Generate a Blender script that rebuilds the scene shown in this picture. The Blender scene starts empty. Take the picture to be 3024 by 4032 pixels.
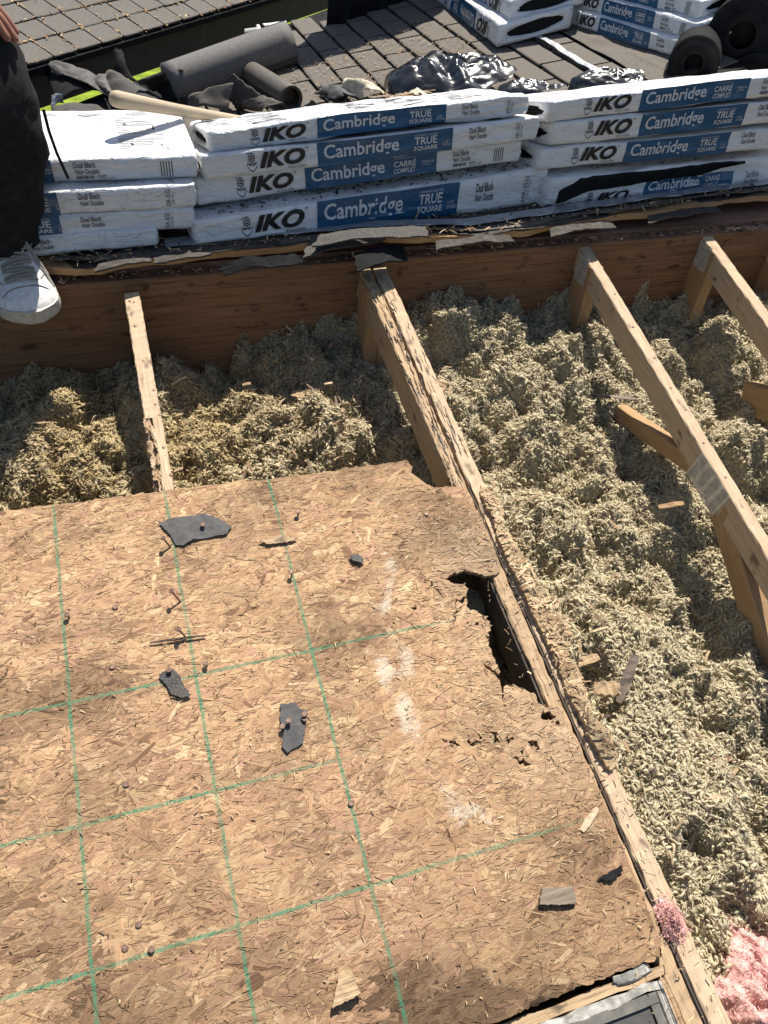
import bpy, math, random
import numpy as np
from mathutils import Vector, Matrix, geometry

random.seed(7)
rng = np.random.default_rng(7)
S = bpy.context.scene
COL = S.collection

# ------------------------------------------------------------------ camera, sky, sun, exposure
SLOPE = math.radians(14.0)                     # the opened roof rises 14 degrees away from the viewer
CA, SA = math.cos(SLOPE), math.sin(SLOPE)
ROOF = np.array([[1, 0, 0], [0, CA, -SA], [0, SA, CA]])      # roof (u,v,n) -> world
R_ROOF = np.array([[0.9496926954660084, -0.27803939205794864, 0.1441453455459235],
                   [-0.16288244797453466, -0.8316100635414746, -0.5309369174943178],
                   [0.2674940977298946, 0.4807481655509371, -0.8350617396331117]])
CAM_R = R_ROOF @ ROOF.T                        # rows: right, down, forward
CAM_C = ROOF @ np.array([0.20575610498555616, -0.483305282636538, 1.282775514966172])
cam_d = bpy.data.cameras.new("camera")
cam_d.sensor_fit = 'VERTICAL'
cam_d.sensor_height = 36.0
cam_d.lens = 3000.0 / 4032.0 * 36.0
cam_d.clip_start = 0.02
cam_d.clip_end = 500.0
cam = bpy.data.objects.new("camera", cam_d)
COL.objects.link(cam)
mw = Matrix.Identity(4)
for i in range(3):
    mw[i][0] = CAM_R[0][i]
    mw[i][1] = -CAM_R[1][i]
    mw[i][2] = -CAM_R[2][i]
    mw[i][3] = CAM_C[i]
cam.matrix_world = mw
S.camera = cam

SUN_EL, SUN_AZ = math.radians(60.5), math.radians(33.0)     # azimuth measured from +Y towards +X
world = bpy.data.worlds.new("World")
S.world = world
world.use_nodes = True
wn = world.node_tree
sky = wn.nodes.new('ShaderNodeTexSky')
sky.sky_type = 'NISHITA'
sky.sun_disc = False
sky.sun_elevation = SUN_EL
sky.sun_rotation = SUN_AZ
wn.links.new(sky.outputs[0], wn.nodes['Background'].inputs[0])
wn.nodes['Background'].inputs[1].default_value = 0.07
sun_d = bpy.data.lights.new("sun", 'SUN')
sun_d.energy = 5.0
sun_d.angle = math.radians(0.53)
sun_d.color = (1.0, 0.95, 0.87)
sun = bpy.data.objects.new("sun", sun_d)
COL.objects.link(sun)
SUN_DIR = Vector((math.sin(SUN_AZ) * math.cos(SUN_EL), math.cos(SUN_AZ) * math.cos(SUN_EL), math.sin(SUN_EL)))
sun.rotation_euler = SUN_DIR.to_track_quat('Z', 'Y').to_euler()
sun.location = SUN_DIR * 20
S.view_settings.view_transform = 'Standard'
S.view_settings.look = 'None'
S.view_settings.gamma = 1.0
S.view_settings.exposure = 0.64
S.view_settings.use_curve_mapping = False
S.cycles.max_bounces = 6
S.cycles.diffuse_bounces = 4

# ------------------------------------------------------------------ coordinates
def rf(u, v, n=0.0):
    """roof coordinates -> world"""
    return np.array([u, v * CA - n * SA, v * SA + n * CA])

def rfa(P):
    P = np.asarray(P, float)
    return P @ ROOF.T

def ray(x, y):                                  # x, y in a 1659 x 2212 view of the photograph
    k = 3024 / 1659
    r = CAM_R.T @ np.array([(x * k - 1512) / 3000.0, (y * k - 2016) / 3000.0, 1.0])
    return r / np.linalg.norm(r)

def on_plane(x, y, p, n):
    r = ray(x, y)
    n = np.array(n, float)
    return CAM_C + r * ((np.array(p, float) - CAM_C) @ n) / (r @ n)

def on_roof(x, y, n=0.0):                       # -> (u, v)
    p = on_plane(x, y, ROOF @ np.array([0, 0, n]), ROOF @ np.array([0, 0, 1.0]))
    return (ROOF.T @ p)[:2]

def on_z(x, y, z): return on_plane(x, y, (0, 0, z), (0, 0, 1))
def on_y(x, y, Y): return on_plane(x, y, (0, Y, 0), (0, 1, 0))
FAR_S, FAR_X, FAR_Z = 0.25, 0.4, 0.10           # the old shingle roof beyond rises to the right
def far_z(x): return FAR_Z + FAR_S * (x - FAR_X)
def on_far(x, y, dz=0.0): return on_plane(x, y, (FAR_X, 0, FAR_Z + dz), (-FAR_S, 0, 1))

# ------------------------------------------------------------------ noise
def _hash(ix, iy, s):
    h = (ix.astype(np.int64) * 374761393 + iy.astype(np.int64) * 668265263 + s * 974634777) & 0xFFFFFFFF
    h = ((h ^ (h >> 13)) * 1274126177) & 0xFFFFFFFF
    h = h ^ (h >> 16)
    return (h & 0xFFFFFF) / float(0xFFFFFF)

def vnoise(x, y, s=0):
    x = np.asarray(x, float); y = np.asarray(y, float)
    ix = np.floor(x); iy = np.floor(y)
    fx = x - ix; fy = y - iy
    fx = fx * fx * (3 - 2 * fx); fy = fy * fy * (3 - 2 * fy)
    a = _hash(ix, iy, s); b = _hash(ix + 1, iy, s); c = _hash(ix, iy + 1, s); d = _hash(ix + 1, iy + 1, s)
    return (a * (1 - fx) + b * fx) * (1 - fy) + (c * (1 - fx) + d * fx) * fy - 0.5

def fbm(x, y, s=0, o=4):
    r = 0; a = 1.0; f = 1.0
    for i in range(o):
        r = r + a * vnoise(np.asarray(x) * f + 17.3 * i, np.asarray(y) * f - 9.1 * i, s + i)
        a *= 0.5; f *= 2.03
    return r

def sstep(a, b, x):
    t = np.clip((np.asarray(x, float) - a) / (b - a), 0, 1)
    return t * t * (3 - 2 * t)

# ------------------------------------------------------------------ mesh helpers
def tag(o, label=None, cat=None, group=None, kind=None):
    if label: o['label'] = label
    if cat: o['category'] = cat
    if group: o['group'] = group
    if kind: o['kind'] = kind
    return o

def empty(name, loc):
    o = bpy.data.objects.new(name, None)
    o.empty_display_size = 0.05
    COL.objects.link(o)
    o.location = Vector([float(c) for c in loc])
    return o

def mk(name, verts, faces, mat, parent=None, smooth=False, uv=None, grain=None, col=None, mats=None, midx=None, org=None):
    """world-space vertices -> one object; its origin sits at its base (or at its parent's)"""
    V = np.asarray(verts, float)
    if parent is not None:
        base = np.zeros(3)
        q = parent
        while q is not None:
            base = base + np.array(q.location); q = q.parent
        loc = np.zeros(3)
    else:
        loc = np.array([(V[:, 0].min() + V[:, 0].max()) / 2, (V[:, 1].min() + V[:, 1].max()) / 2, V[:, 2].min()]) if org is None else np.array(org, float)
        base = loc
    me = bpy.data.meshes.new(name)
    L = V - base
    F = faces
    if isinstance(F, np.ndarray) and F.ndim == 2:
        nf, k = F.shape
        me.vertices.add(len(L)); me.vertices.foreach_set('co', L.ravel())
        me.loops.add(nf * k); me.loops.foreach_set('vertex_index', F.ravel().astype(np.int32))
        me.polygons.add(nf)
        me.polygons.foreach_set('loop_start', np.arange(nf, dtype=np.int32) * k)
        me.polygons.foreach_set('loop_total', np.full(nf, k, np.int32))
        me.update(calc_edges=True)
    else:
        me.from_pydata([tuple(p) for p in L], [], [tuple(int(i) for i in f) for f in F])
        me.update()
    for m in (mats or [mat]):
        me.materials.append(m)
    if midx is not None:
        me.polygons.foreach_set('material_index', np.asarray(midx, np.int32))
    if smooth:
        me.polygons.foreach_set('use_smooth', np.ones(len(me.polygons), bool))
    li = None
    for nm, d in (('UVMap', uv), ('grain', grain)):
        if d is None: continue
        if li is None:
            li = np.empty(len(me.loops), np.int32); me.loops.foreach_get('vertex_index', li)
        lay = me.uv_layers.new(name=nm)
        lay.data.foreach_set('uv', np.asarray(d, np.float32)[li].ravel())
    if col is not None:
        c = np.ones((len(L), 4), np.float32); c[:, :np.shape(col)[1]] = col
        at = me.color_attributes.new('col', 'FLOAT_COLOR', 'POINT')
        at.data.foreach_set('color', c.ravel())
    o = bpy.data.objects.new(name, me)
    o.location = Vector(loc)
    if parent is not None: o.parent = parent
    COL.objects.link(o)
    return o

class B:
    """collects shapes that make ONE mesh"""
    def __init__(s): s.v = []; s.f = []; s.g = []; s.n = 0
    def add(s, V, F, G=None):
        V = np.asarray(V, float)
        s.v.append(V); s.f += [tuple(i + s.n for i in f) for f in F]
        s.g.append(np.zeros((len(V), 2)) if G is None else np.asarray(G, float))
        s.n += len(V)
    def build(s, name, mat, parent=None, **k):
        return mk(name, np.concatenate(s.v), s.f, mat, parent, grain=np.concatenate(s.g), **k)

def frame(d, up):
    d = np.array(d, float); d /= np.linalg.norm(d)
    x = np.cross(d, np.array(up, float)); x /= np.linalg.norm(x)
    return d, x, np.cross(x, d)

def beam(p0, p1, w, h, up=(0, 0, 1), seg=10, cham=0.0025, jit=0.0006, seed=0, off=(0, 0)):
    """squared timber from p0 to p1 (p0, p1 on its top centre line): chamfered, slightly uneven"""
    p0 = np.array(p0, float); p1 = np.array(p1, float)
    d, x, z = frame(p1 - p0, up)
    L = np.linalg.norm(p1 - p0)
    c = cham
    sec = [(-w/2 + c, 0), (w/2 - c, 0), (w/2, -c), (w/2, -h + c), (w/2 - c, -h), (-w/2 + c, -h), (-w/2, -h + c), (-w/2, -c)]
    per = np.cumsum([0] + [math.dist(sec[i], sec[i - 1]) for i in range(1, 8)])
    V = []; G = []; F = []
    r = np.random.default_rng(seed + 11)
    for i in range(seg + 1):
        t = i / seg
        for k, (a, b) in enumerate(sec):
            j = r.normal(0, jit, 2)
            V.append(p0 + d * L * t + x * (a + j[0] + off[0] * 0) + z * (b + j[1]))
            G.append((L * t + seed * 1.37, per[k] + seed * 0.77))
    for i in range(seg):
        for k in range(8):
            a = i * 8 + k; b = i * 8 + (k + 1) % 8
            F.append((a, a + 8, b + 8, b))
    F.append(tuple(range(8))); F.append(tuple(range(seg * 8 + 7, seg * 8 - 1, -1)))
    return np.array(V), F, np.array(G)

def tube(path, rad, sides=8, cap=True):
    P = np.array(path, float); n = len(P)
    rad = np.full(n, rad) if np.isscalar(rad) else np.array(rad, float)
    V = []; F = []; G = []
    up = np.array([0.13, 0.21, 0.97])
    x = None; acc = 0
    for i in range(n):
        t = P[min(i + 1, n - 1)] - P[max(i - 1, 0)]
        t = t / (np.linalg.norm(t) + 1e-12)
        if x is None:
            a = up if abs(t @ up) < 0.9 else np.array([1.0, 0.1, 0])
            x = np.cross(t, a)
        x = x - t * (x @ t); x /= np.linalg.norm(x)
        y = np.cross(t, x)
        if i: acc += np.linalg.norm(P[i] - P[i - 1])
        for k in range(sides):
            an = 2 * math.pi * k / sides
            V.append(P[i] + rad[i] * (x * math.cos(an) + y * math.sin(an))); G.append((acc, k / sides * 0.1))
    for i in range(n - 1):
        for k in range(sides):
            a = i * sides + k; b = i * sides + (k + 1) % sides
            F.append((a, b, b + sides, a + sides))
    if cap:
        F.append(tuple(range(sides - 1, -1, -1))); F.append(tuple(range((n - 1) * sides, n * sides)))
    return np.array(V), F, np.array(G)

def box8(c, sx, sy, sz, rot=None):
    V = np.array([(x, y, z) for z in (-.5, .5) for y in (-.5, .5) for x in (-.5, .5)]) * [sx, sy, sz]
    if rot is not None: V = V @ np.array(rot).T
    return V + np.array(c), [(0, 2, 3, 1), (4, 5, 7, 6), (0, 1, 5, 4), (2, 6, 7, 3), (0, 4, 6, 2), (1, 3, 7, 5)]

def gridf(nu, nv, wrap=False):
    F = []
    for i in range(nu - 1):
        for j in range(nv - (0 if wrap else 1)):
            k = (j + 1) % nv
            F.append((i * nv + j, (i + 1) * nv + j, (i + 1) * nv + k, i * nv + k))
    return F

def sheet(corners, nu=14, nv=14, bend=0.0, rough=0.004, thick=0.003, jag=0.01, seed=1, curl=0.0):
    """a bent, torn sheet between four world corners (a b along one edge, d c along the other), with thickness"""
    a, b, c, d = [np.array(p, float) for p in corners]
    n = np.cross(b - a, d - a); n /= np.linalg.norm(n)
    if n[2] < 0: n = -n
    u = np.linspace(0, 1, nu); v = np.linspace(0, 1, nv)
    U, W = np.meshgrid(u, v, indexing='ij')
    eu = 1 - np.abs(2 * U - 1) ** 6; ew = 1 - np.abs(2 * W - 1) ** 6
    lu = np.linalg.norm(b - a); lw = np.linalg.norm(d - a)
    U2 = U + (1 - eu) * fbm(W * 5, W * 0 + seed, seed) * jag / lu * 2
    W2 = W + (1 - ew) * fbm(U * 5 + 3, U * 0 + seed, seed + 5) * jag / lw * 2
    P = (a[None, None] * ((1 - U2) * (1 - W2))[..., None] + b * (U2 * (1 - W2))[..., None] + c * (U2 * W2)[..., None] + d * ((1 - U2) * W2)[..., None])
    h = bend * (4 * U * (1 - U)) + rough * 2 * fbm(U * lu * 14 + seed, W * lw * 14, seed + 9) + curl * (U ** 3)
    P = P + n * h[..., None]
    top = P.reshape(-1, 3); bot = top - n * thick
    N = nu * nv
    F = [f[::-1] for f in gridf(nu, nv)] + [tuple(i + N for i in f) for f in gridf(nu, nv)]
    ring = [i * nv for i in range(nu)] + [(nu - 1) * nv + j for j in range(1, nv)] + [i * nv + nv - 1 for i in range(nu - 2, -1, -1)] + [j for j in range(nv - 2, 0, -1)]
    for k in range(len(ring)):
        p, q = ring[k], ring[(k + 1) % len(ring)]
        F.append((p, q, q + N, p + N))
    return np.concatenate([top, bot]), F

# ------------------------------------------------------------------ materials
MATS = {}
class NT:
    def __init__(s, name):
        m = bpy.data.materials.new(name); m.use_nodes = True
        s.m = m; s.t = m.node_tree; s.b = s.t.nodes['Principled BSDF']; MATS[name] = m
    def n(s, typ, **kw):
        x = s.t.nodes.new(typ)
        for k, v in kw.items(): setattr(x, k, v)
        return x
    def l(s, a, b): s.t.links.new(a, b)
    def val(s, sock, v):
        if isinstance(v, (int, float)): sock.default_value = v
        elif isinstance(v, tuple): sock.default_value = v if len(v) == len(sock.default_value) else (*v, 1)
        else: s.l(v, sock)
    def math(s, op, a, b=0.0, c=None):
        x = s.n('ShaderNodeMath', operation=op); s.val(x.inputs[0], a); s.val(x.inputs[1], b)
        if c is not None: s.val(x.inputs[2], c)
        return x.outputs[0]
    def noise(s, vec, scale, detail=4, rough=0.55, dist=0.0):
        x = s.n('ShaderNodeTexNoise'); x.inputs['Scale'].default_value = scale
        x.inputs['Detail'].default_value = detail; x.inputs['Roughness'].default_value = rough; x.inputs['Distortion'].default_value = dist
        if vec is not None: s.l(vec, x.inputs['Vector'])
        return x.outputs['Fac']
    def ramp(s, fac, stops):
        x = s.n('ShaderNodeValToRGB'); e = x.color_ramp.elements
        while len(e) < len(stops): e.new(0.5)
        for i, (p, c) in enumerate(stops): e[i].position = p; e[i].color = (*c, 1) if isinstance(c, tuple) else (c, c, c, 1)
        s.l(fac, x.inputs[0]); return x.outputs[0]
    def mix(s, fac, a, b, mode='MIX'):
        x = s.n('ShaderNodeMix', data_type='RGBA', blend_type=mode)
        s.val(x.inputs[0], fac); s.val(x.inputs[6], a); s.val(x.inputs[7], b); return x.outputs[2]
    def mapr(s, v, a, b, c=0.0, d=1.0):
        x = s.n('ShaderNodeMapRange'); s.val(x.inputs[0], v)
        for i, q in enumerate((a, b, c, d)): x.inputs[i + 1].default_value = q
        return x.outputs[0]
    def mapping(s, vec, scale):
        x = s.n('ShaderNodeMapping'); x.inputs['Scale'].default_value = scale; s.l(vec, x.inputs[0]); return x.outputs[0]
    def uv(s, name): return s.n('ShaderNodeUVMap', uv_map=name).outputs[0]
    def obj(s): return s.n('ShaderNodeTexCoord').outputs['Object']
    def attr(s): return s.n('ShaderNodeAttribute', attribute_name='col').outputs['Color']
    def out(s, col, rough=0.7, bump=None, bs=0.5, bd=0.002, spec=0.3, metal=0.0, coat=0.0):
        s.val(s.b.inputs['Base Color'], col); s.val(s.b.inputs['Roughness'], rough)
        s.b.inputs['Specular IOR Level'].default_value = spec; s.b.inputs['Metallic'].default_value = metal
        s.b.inputs['Coat Weight'].default_value = coat
        if bump is not None:
            x = s.n('ShaderNodeBump'); x.inputs['Strength'].default_value = bs; x.inputs['Distance'].default_value = bd
            s.l(bump, x.inputs['Height']); s.l(x.outputs[0], s.b.inputs['Normal'])
        return s.m

def m_wood(name, light, mid, dark, stain=(0.06, 0.045, 0.03), stain_at=0.66, rough=0.75, gs=1.0, bs=0.5):
    t = NT(name); g = t.uv('grain')
    n1 = t.noise(t.mapping(g, (9 * gs, 260 * gs, 1)), 1.0, 5, 0.6, 0.3)
    n2 = t.noise(t.mapping(g, (14, 30, 1)), 1.0, 4)
    n3 = t.noise(t.mapping(g, (60, 110, 1)), 1.0, 3)
    c = t.ramp(n1, [(0.30, dark), (0.5, mid), (0.72, light)])
    c = t.mix(t.mapr(n2, 0.42, 0.7), c, mid)
    c = t.mix(t.mapr(n2, stain_at, stain_at + 0.08, 0, 0.75), c, stain)
    c = t.mix(t.mapr(n3, 0.68, 0.74, 0, 0.8), c, stain)
    return t.out(c, rough, n1, bs, 0.0015, 0.25)

def m_plain(name, col, rough=0.6, var=0.25, sc=40, bump=0.3, bd=0.001, spec=0.3, metal=0.0, coat=0.0, detail=4):
    t = NT(name); o = t.obj(); n = t.noise(o, sc, detail)
    lo = tuple(c * (1 - var) for c in col); hi = tuple(min(1, c * (1 + var)) for c in col)
    return t.out(t.ramp(n, [(0.3, lo), (0.7, hi)]), rough, n, bump, bd, spec, metal, coat)

def m_granule(name, a, b, spark=(0.30, 0.30, 0.29), brown=(0.11, 0.085, 0.06)):
    t = NT(name); o = t.obj()
    n = t.noise(o, 420, 2); n2 = t.noise(o, 9, 4); n3 = t.noise(o, 700, 1)
    c = t.ramp(n, [(0.35, a), (0.62, b)])
    c = t.mix(t.mapr(n2, 0.48, 0.72, 0, 0.55), c, brown)
    c = t.mix(t.mapr(n3, 0.66, 0.7), c, spark)
    return t.out(c, 0.9, n, 0.8, 0.002, 0.3)

# OSB: per-strand colour, grain along each strand, green printed nailing lines
def m_osb(name):
    t = NT(name); g = t.uv('grain'); p = t.uv('UVMap'); c = t.attr()
    n1 = t.noise(t.mapping(g, (25, 420, 1)), 1.0, 5, 0.65, 0.4)
    n2 = t.noise(t.mapping(g, (160, 700, 1)), 1.0, 3, 0.6)
    n3 = t.noise(p, 55, 5, 0.65)
    n4 = t.noise(p, 420, 3, 0.6)
    n5 = t.noise(t.mapping(p, (1, 2.2, 1)), 3.2, 6, 0.68, 0.6)
    n6 = t.noise(t.mapping(p, (1, 3.2, 1)), 85, 5, 0.75)
    c = t.mix(1.0, c, t.ramp(n1, [(0.28, 0.50), (0.45, 0.95), (0.75, 1.25)]), 'MULTIPLY')
    c = t.mix(t.mapr(n2, 0.62, 0.70, 0, 0.55), c, (0.10, 0.05, 0.025))
    c = t.mix(t.mapr(n3, 0.56, 0.74, 0, 0.55), c, (0.16, 0.085, 0.045))
    c = t.mix(t.mapr(n4, 0.67, 0.74, 0, 0.6), c, (0.06, 0.032, 0.018))
    c = t.mix(t.mapr(n5, 0.52, 0.72, 0, 0.5), c, (0.19, 0.105, 0.06))
    c = t.mix(t.mapr(n6, 0.56, 0.68, 0, 0.55), c, (0.15, 0.082, 0.048))
    al = t.n('ShaderNodeAttribute', attribute_name='col').outputs['Alpha']
    mm = t.math('SUBTRACT', 1.0, al)
    c = t.mix(t.math('MULTIPLY', t.mapr(t.math('ADD', t.math('MULTIPLY', mm, 0.54), t.noise(t.mapping(p, (1, 1.6, 1)), 110, 8, 0.85, 0.4)), 0.76, 1.0), 0.62), c, (.66, .58, .46))
    sep = t.n('ShaderNodeSeparateXYZ'); t.l(p, sep.inputs[0])
    wob = t.math('MULTIPLY', t.math('SUBTRACT', t.noise(p, 9, 2), 0.5), 0.006)
    fine = t.noise(p, 260, 3, 0.6)
    mask = None
    for ax, val in ((0, 0.0), (0, 0.2032), (0, 0.4064), (1, 0.0), (1, -0.196), (1, -0.392)):
        d = t.math('ABSOLUTE', t.math('ADD', t.math('SUBTRACT', sep.outputs[ax], val), wob))
        k = t.mapr(d, 0.0016, 0.0040, 1.0, 0.0)
        if ax == 1:                      # the cross lines wear off towards the rotten edge
            lim = {0.0: 0.70, -0.196: 0.46, -0.392: 0.80}[val]
            k = t.math('MULTIPLY', k, t.mapr(sep.outputs[0], lim - 0.12, lim + 0.02, 1.0, 0.0))
        mask = k if mask is None else t.math('MAXIMUM', mask, k)
    mask = t.math('MULTIPLY', mask, t.mapr(fine, 0.34, 0.56, 0.12, 0.95))
    mask = t.math('MULTIPLY', mask, t.mapr(t.noise(p, 14, 3), 0.30, 0.6, 0.35, 1.0))
    c = t.mix(mask, c, (0.045, 0.22, 0.125))
    h = t.math('ADD', n1, t.math('MULTIPLY', n2, 0.6))
    return t.out(c, 0.82, h, 0.85, 0.0016, 0.2)

def m_attr(name, rough=0.95, sc=500, amt=0.35, bump=0.5, trans=0.0):
    t = NT(name); c = t.attr(); n = t.noise(t.obj(), sc, 3)
    c = t.mix(1.0, c, t.ramp(n, [(0.3, 1 - amt), (0.7, 1 + amt)]), 'MULTIPLY')
    return t.out(c, rough, n, bump, 0.001, 0.1)

def m_wrap(name, dirt=0.0):
    t = NT(name); o = t.obj()
    w = t.noise(t.mapping(o, (14, 40, 60)), 1.0, 4, 0.6, 0.6)
    f = t.noise(o, 260, 3, 0.6)
    d = t.noise(o, 75, 5, 0.7, 0.8)
    cr = t.math('ABSOLUTE', t.math('SUBTRACT', t.noise(t.mapping(o, (9, 26, 30)), 1.0, 3, 0.55, 1.2), 0.5))
    cr = t.mapr(cr, 0.0, 0.06, 1.0, 0.0)
    sm = t.noise(o, 16, 5, 0.7, 1.5)
    c = t.ramp(w, [(0.2, (0.70, 0.71, 0.72)), (0.7, (0.83, 0.83, 0.82))])
    c = t.mix(t.mapr(sm, 0.55, 0.75, 0, 0.38), c, (0.42, 0.40, 0.37))
    c = t.mix(t.mapr(f, 0.68, 0.72, 0, 0.8), c, (0.05, 0.045, 0.04))
    c = t.mix(t.mapr(d, 0.70 - dirt, 0.78 - dirt, 0, 0.85), c, (0.045, 0.04, 0.038))
    return t.out(c, t.mapr(w, 0.3, 0.7, 0.30, 0.5), t.math('ADD', t.math('ADD', w, t.math('MULTIPLY', f, 0.2)), t.math('MULTIPLY', cr, 0.45)), 0.65, 0.005, 0.5, coat=0.2)

m_osb('osb')
m_wood('chord_wood', (0.60, 0.46, 0.31), (0.50, 0.37, 0.24), (0.32, 0.22, 0.14), (0.11, 0.075, 0.055), 0.60)
m_wood('rot_wood', (0.55, 0.41, 0.25), (0.42, 0.29, 0.17), (0.20, 0.13, 0.08), (0.05, 0.04, 0.035), 0.60, bs=0.9)
m_wood('post_wood', (0.47, 0.31, 0.16), (0.38, 0.24, 0.12), (0.25, 0.15, 0.075), (0.10, 0.065, 0.04), 0.64)
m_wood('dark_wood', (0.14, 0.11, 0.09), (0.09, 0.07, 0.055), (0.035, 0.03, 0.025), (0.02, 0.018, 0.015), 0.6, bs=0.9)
m_wood('rim_ply', (0.31, 0.165, 0.082), (0.225, 0.115, 0.056), (0.080, 0.042, 0.024), (0.035, 0.020, 0.012), 0.60, gs=0.6)
m_wood('rim_top', (0.34, 0.19, 0.12), (0.24, 0.13, 0.085), (0.10, 0.06, 0.04), (0.05, 0.03, 0.02), 0.64, gs=0.8)
m_wood('ply_edge', (0.58, 0.38, 0.19), (0.45, 0.27, 0.13), (0.25, 0.14, 0.07), (0.08, 0.05, 0.03), 0.68)
m_wood('tool_wood', (0.55, 0.46, 0.33), (0.46, 0.37, 0.26), (0.32, 0.25, 0.17), (0.2, 0.15, 0.1), 0.7)
m_wood('grey_wood', (0.30, 0.24, 0.18), (0.22, 0.17, 0.13), (0.10, 0.08, 0.06), (0.05, 0.04, 0.03), 0.66)
m_attr('wool', 0.97, 600, 0.30, 0.6)
def soften(name, f):
    """loose fibre passes some light through"""
    nt = MATS[name].node_tree; bs = nt.nodes['Principled BSDF']; out = nt.nodes['Material Output']
    tr = nt.nodes.new('ShaderNodeBsdfTranslucent'); mx = nt.nodes.new('ShaderNodeMixShader'); mx.inputs[0].default_value = f
    src = bs.inputs['Base Color'].links[0].from_socket
    nt.links.new(src, tr.inputs[0]); nt.links.new(bs.outputs[0], mx.inputs[1]); nt.links.new(tr.outputs[0], mx.inputs[2]); nt.links.new(mx.outputs[0], out.inputs[0])
soften('wool', 0.30)
m_attr('chip', 0.85, 300, 0.35, 0.4)
m_plain('wool_base', (0.37, 0.32, 0.205), 0.97, 0.35, 160, 1.0, 0.008)
m_wrap('wrap_white', 0.03)
m_wrap('wrap_dirty', 0.09)
m_plain('print_blue', (0.013, 0.088, 0.190), 0.33, 0.15, 60, 0.15, 0.002, 0.5, coat=0.2)
m_plain('print_black', (0.018, 0.016, 0.015), 0.4, 0.2, 60, 0.1, spec=0.4)
m_plain('print_white', (0.62, 0.64, 0.66), 0.4, 0.1, 60, 0.1, spec=0.4)
m_plain('print_grey', (0.33, 0.33, 0.34), 0.5, 0.3, 120, 0.1)
m_granule('granule', (0.030, 0.028, 0.026), (0.100, 0.094, 0.086))
m_granule('granule_old', (0.062, 0.055, 0.047), (0.180, 0.160, 0.135), (0.36, 0.34, 0.31), (0.15, 0.115, 0.080))
m_granule('granule_left', (0.075, 0.067, 0.058), (0.18, 0.162, 0.140), (0.33, 0.33, 0.32), (0.12, 0.11, 0.095))
m_plain('asphalt_back', (0.095, 0.088, 0.082), 0.75, 0.35, 30, 0.4, 0.003)
m_plain('felt_black', (0.013, 0.013, 0.0135), 0.85, 0.4, 25, 0.5, 0.003, 0.15)
m_plain('felt_grey', (0.085, 0.082, 0.080), 0.75, 0.2, 90, 0.4, 0.002)
m_plain('felt_dusty', (0.062, 0.054, 0.046), 0.85, 0.5, 60, 0.5, 0.003)
m_plain('felt_roll_grey', (0.15, 0.14, 0.13), 0.75, 0.15, 90, 0.4, 0.002)
m_plain('felt_brown', (0.11, 0.095, 0.075), 0.6, 0.25, 90, 0.3, 0.002, coat=0.2)
m_plain('shingle_core', (0.010, 0.010, 0.010), 0.85, 0.5, 200, 0.8, 0.003)
m_plain('bag_plastic', (0.009, 0.009, 0.010), 0.27, 0.3, 20, 0.3, 0.006, 0.8, coat=0.3)
m_plain('flash_metal', (0.42, 0.44, 0.46), 0.42, 0.2, 40, 0.2, 0.002, 0.5, 0.55)
m_plain('plate_metal', (0.60, 0.57, 0.50), 0.5, 0.25, 60, 0.3, 0.001, 0.5, 0.25)
m_plain('nail_steel', (0.19, 0.12, 0.09), 0.6, 0.4, 200, 0.3, 0.001, 0.4, 0.5)
m_plain('hole_dark', (0.012, 0.009, 0.007), 0.95)
m_plain('cream_paper', (0.55, 0.48, 0.36), 0.7, 0.2, 30, 0.4, 0.004)
m_plain('pink_wool', (0.66, 0.37, 0.335), 0.95, 0.25, 60, 1.0, 0.01, 0.1)
m_plain('caulk', (0.36, 0.34, 0.30), 0.9, 0.45, 60, 0.9, 0.004)
m_plain('frame_grey', (0.15, 0.14, 0.12), 0.6, 0.3, 60, 0.3, 0.001, 0.3, 0.1)
m_plain('glass_grey', (0.070, 0.066, 0.060), 0.5, 0.12, 90, 0.05, 0.001, 0.5)
m_plain('trouser', (0.019, 0.0175, 0.0175), 0.85, 0.35, 60, 0.5, 0.002, 0.15)
m_plain('leather_white', (0.74, 0.71, 0.66), 0.5, 0.14, 90, 0.35, 0.001, 0.35)
m_plain('rubber_white', (0.50, 0.47, 0.41), 0.6, 0.25, 70, 0.3, 0.001)
m_plain('lace', (0.30, 0.27, 0.22), 0.8, 0.2, 300, 0.4)
m_plain('skin', (0.28, 0.13, 0.085), 0.5, 0.12, 60, 0.2, 0.001, 0.35)
m_plain('shirt', (0.03, 0.035, 0.05), 0.85, 0.2, 60, 0.4)
m_plain('hair', (0.02, 0.014, 0.01), 0.6, 0.3, 200, 0.6)
m_plain('shade_ground', (0.03, 0.025, 0.02), 0.95, 0.3, 8)
m_plain('lawn', (0.17, 0.235, 0.008), 0.9, 0.45, 6, 0.5, 0.02, detail=8)
m_plain('fascia', (0.055, 0.042, 0.042), 0.6, 0.2, 14, 0.2, 0.002)
m_plain('white_metal', (0.62, 0.62, 0.60), 0.45, 0.1)
m_plain('leaf', (0.05, 0.11, 0.02), 0.6, 0.4, 30, 0.2)
m_plain('old_ply', (0.11, 0.080, 0.045), 0.85, 0.3, 14, 0.3)

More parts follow.
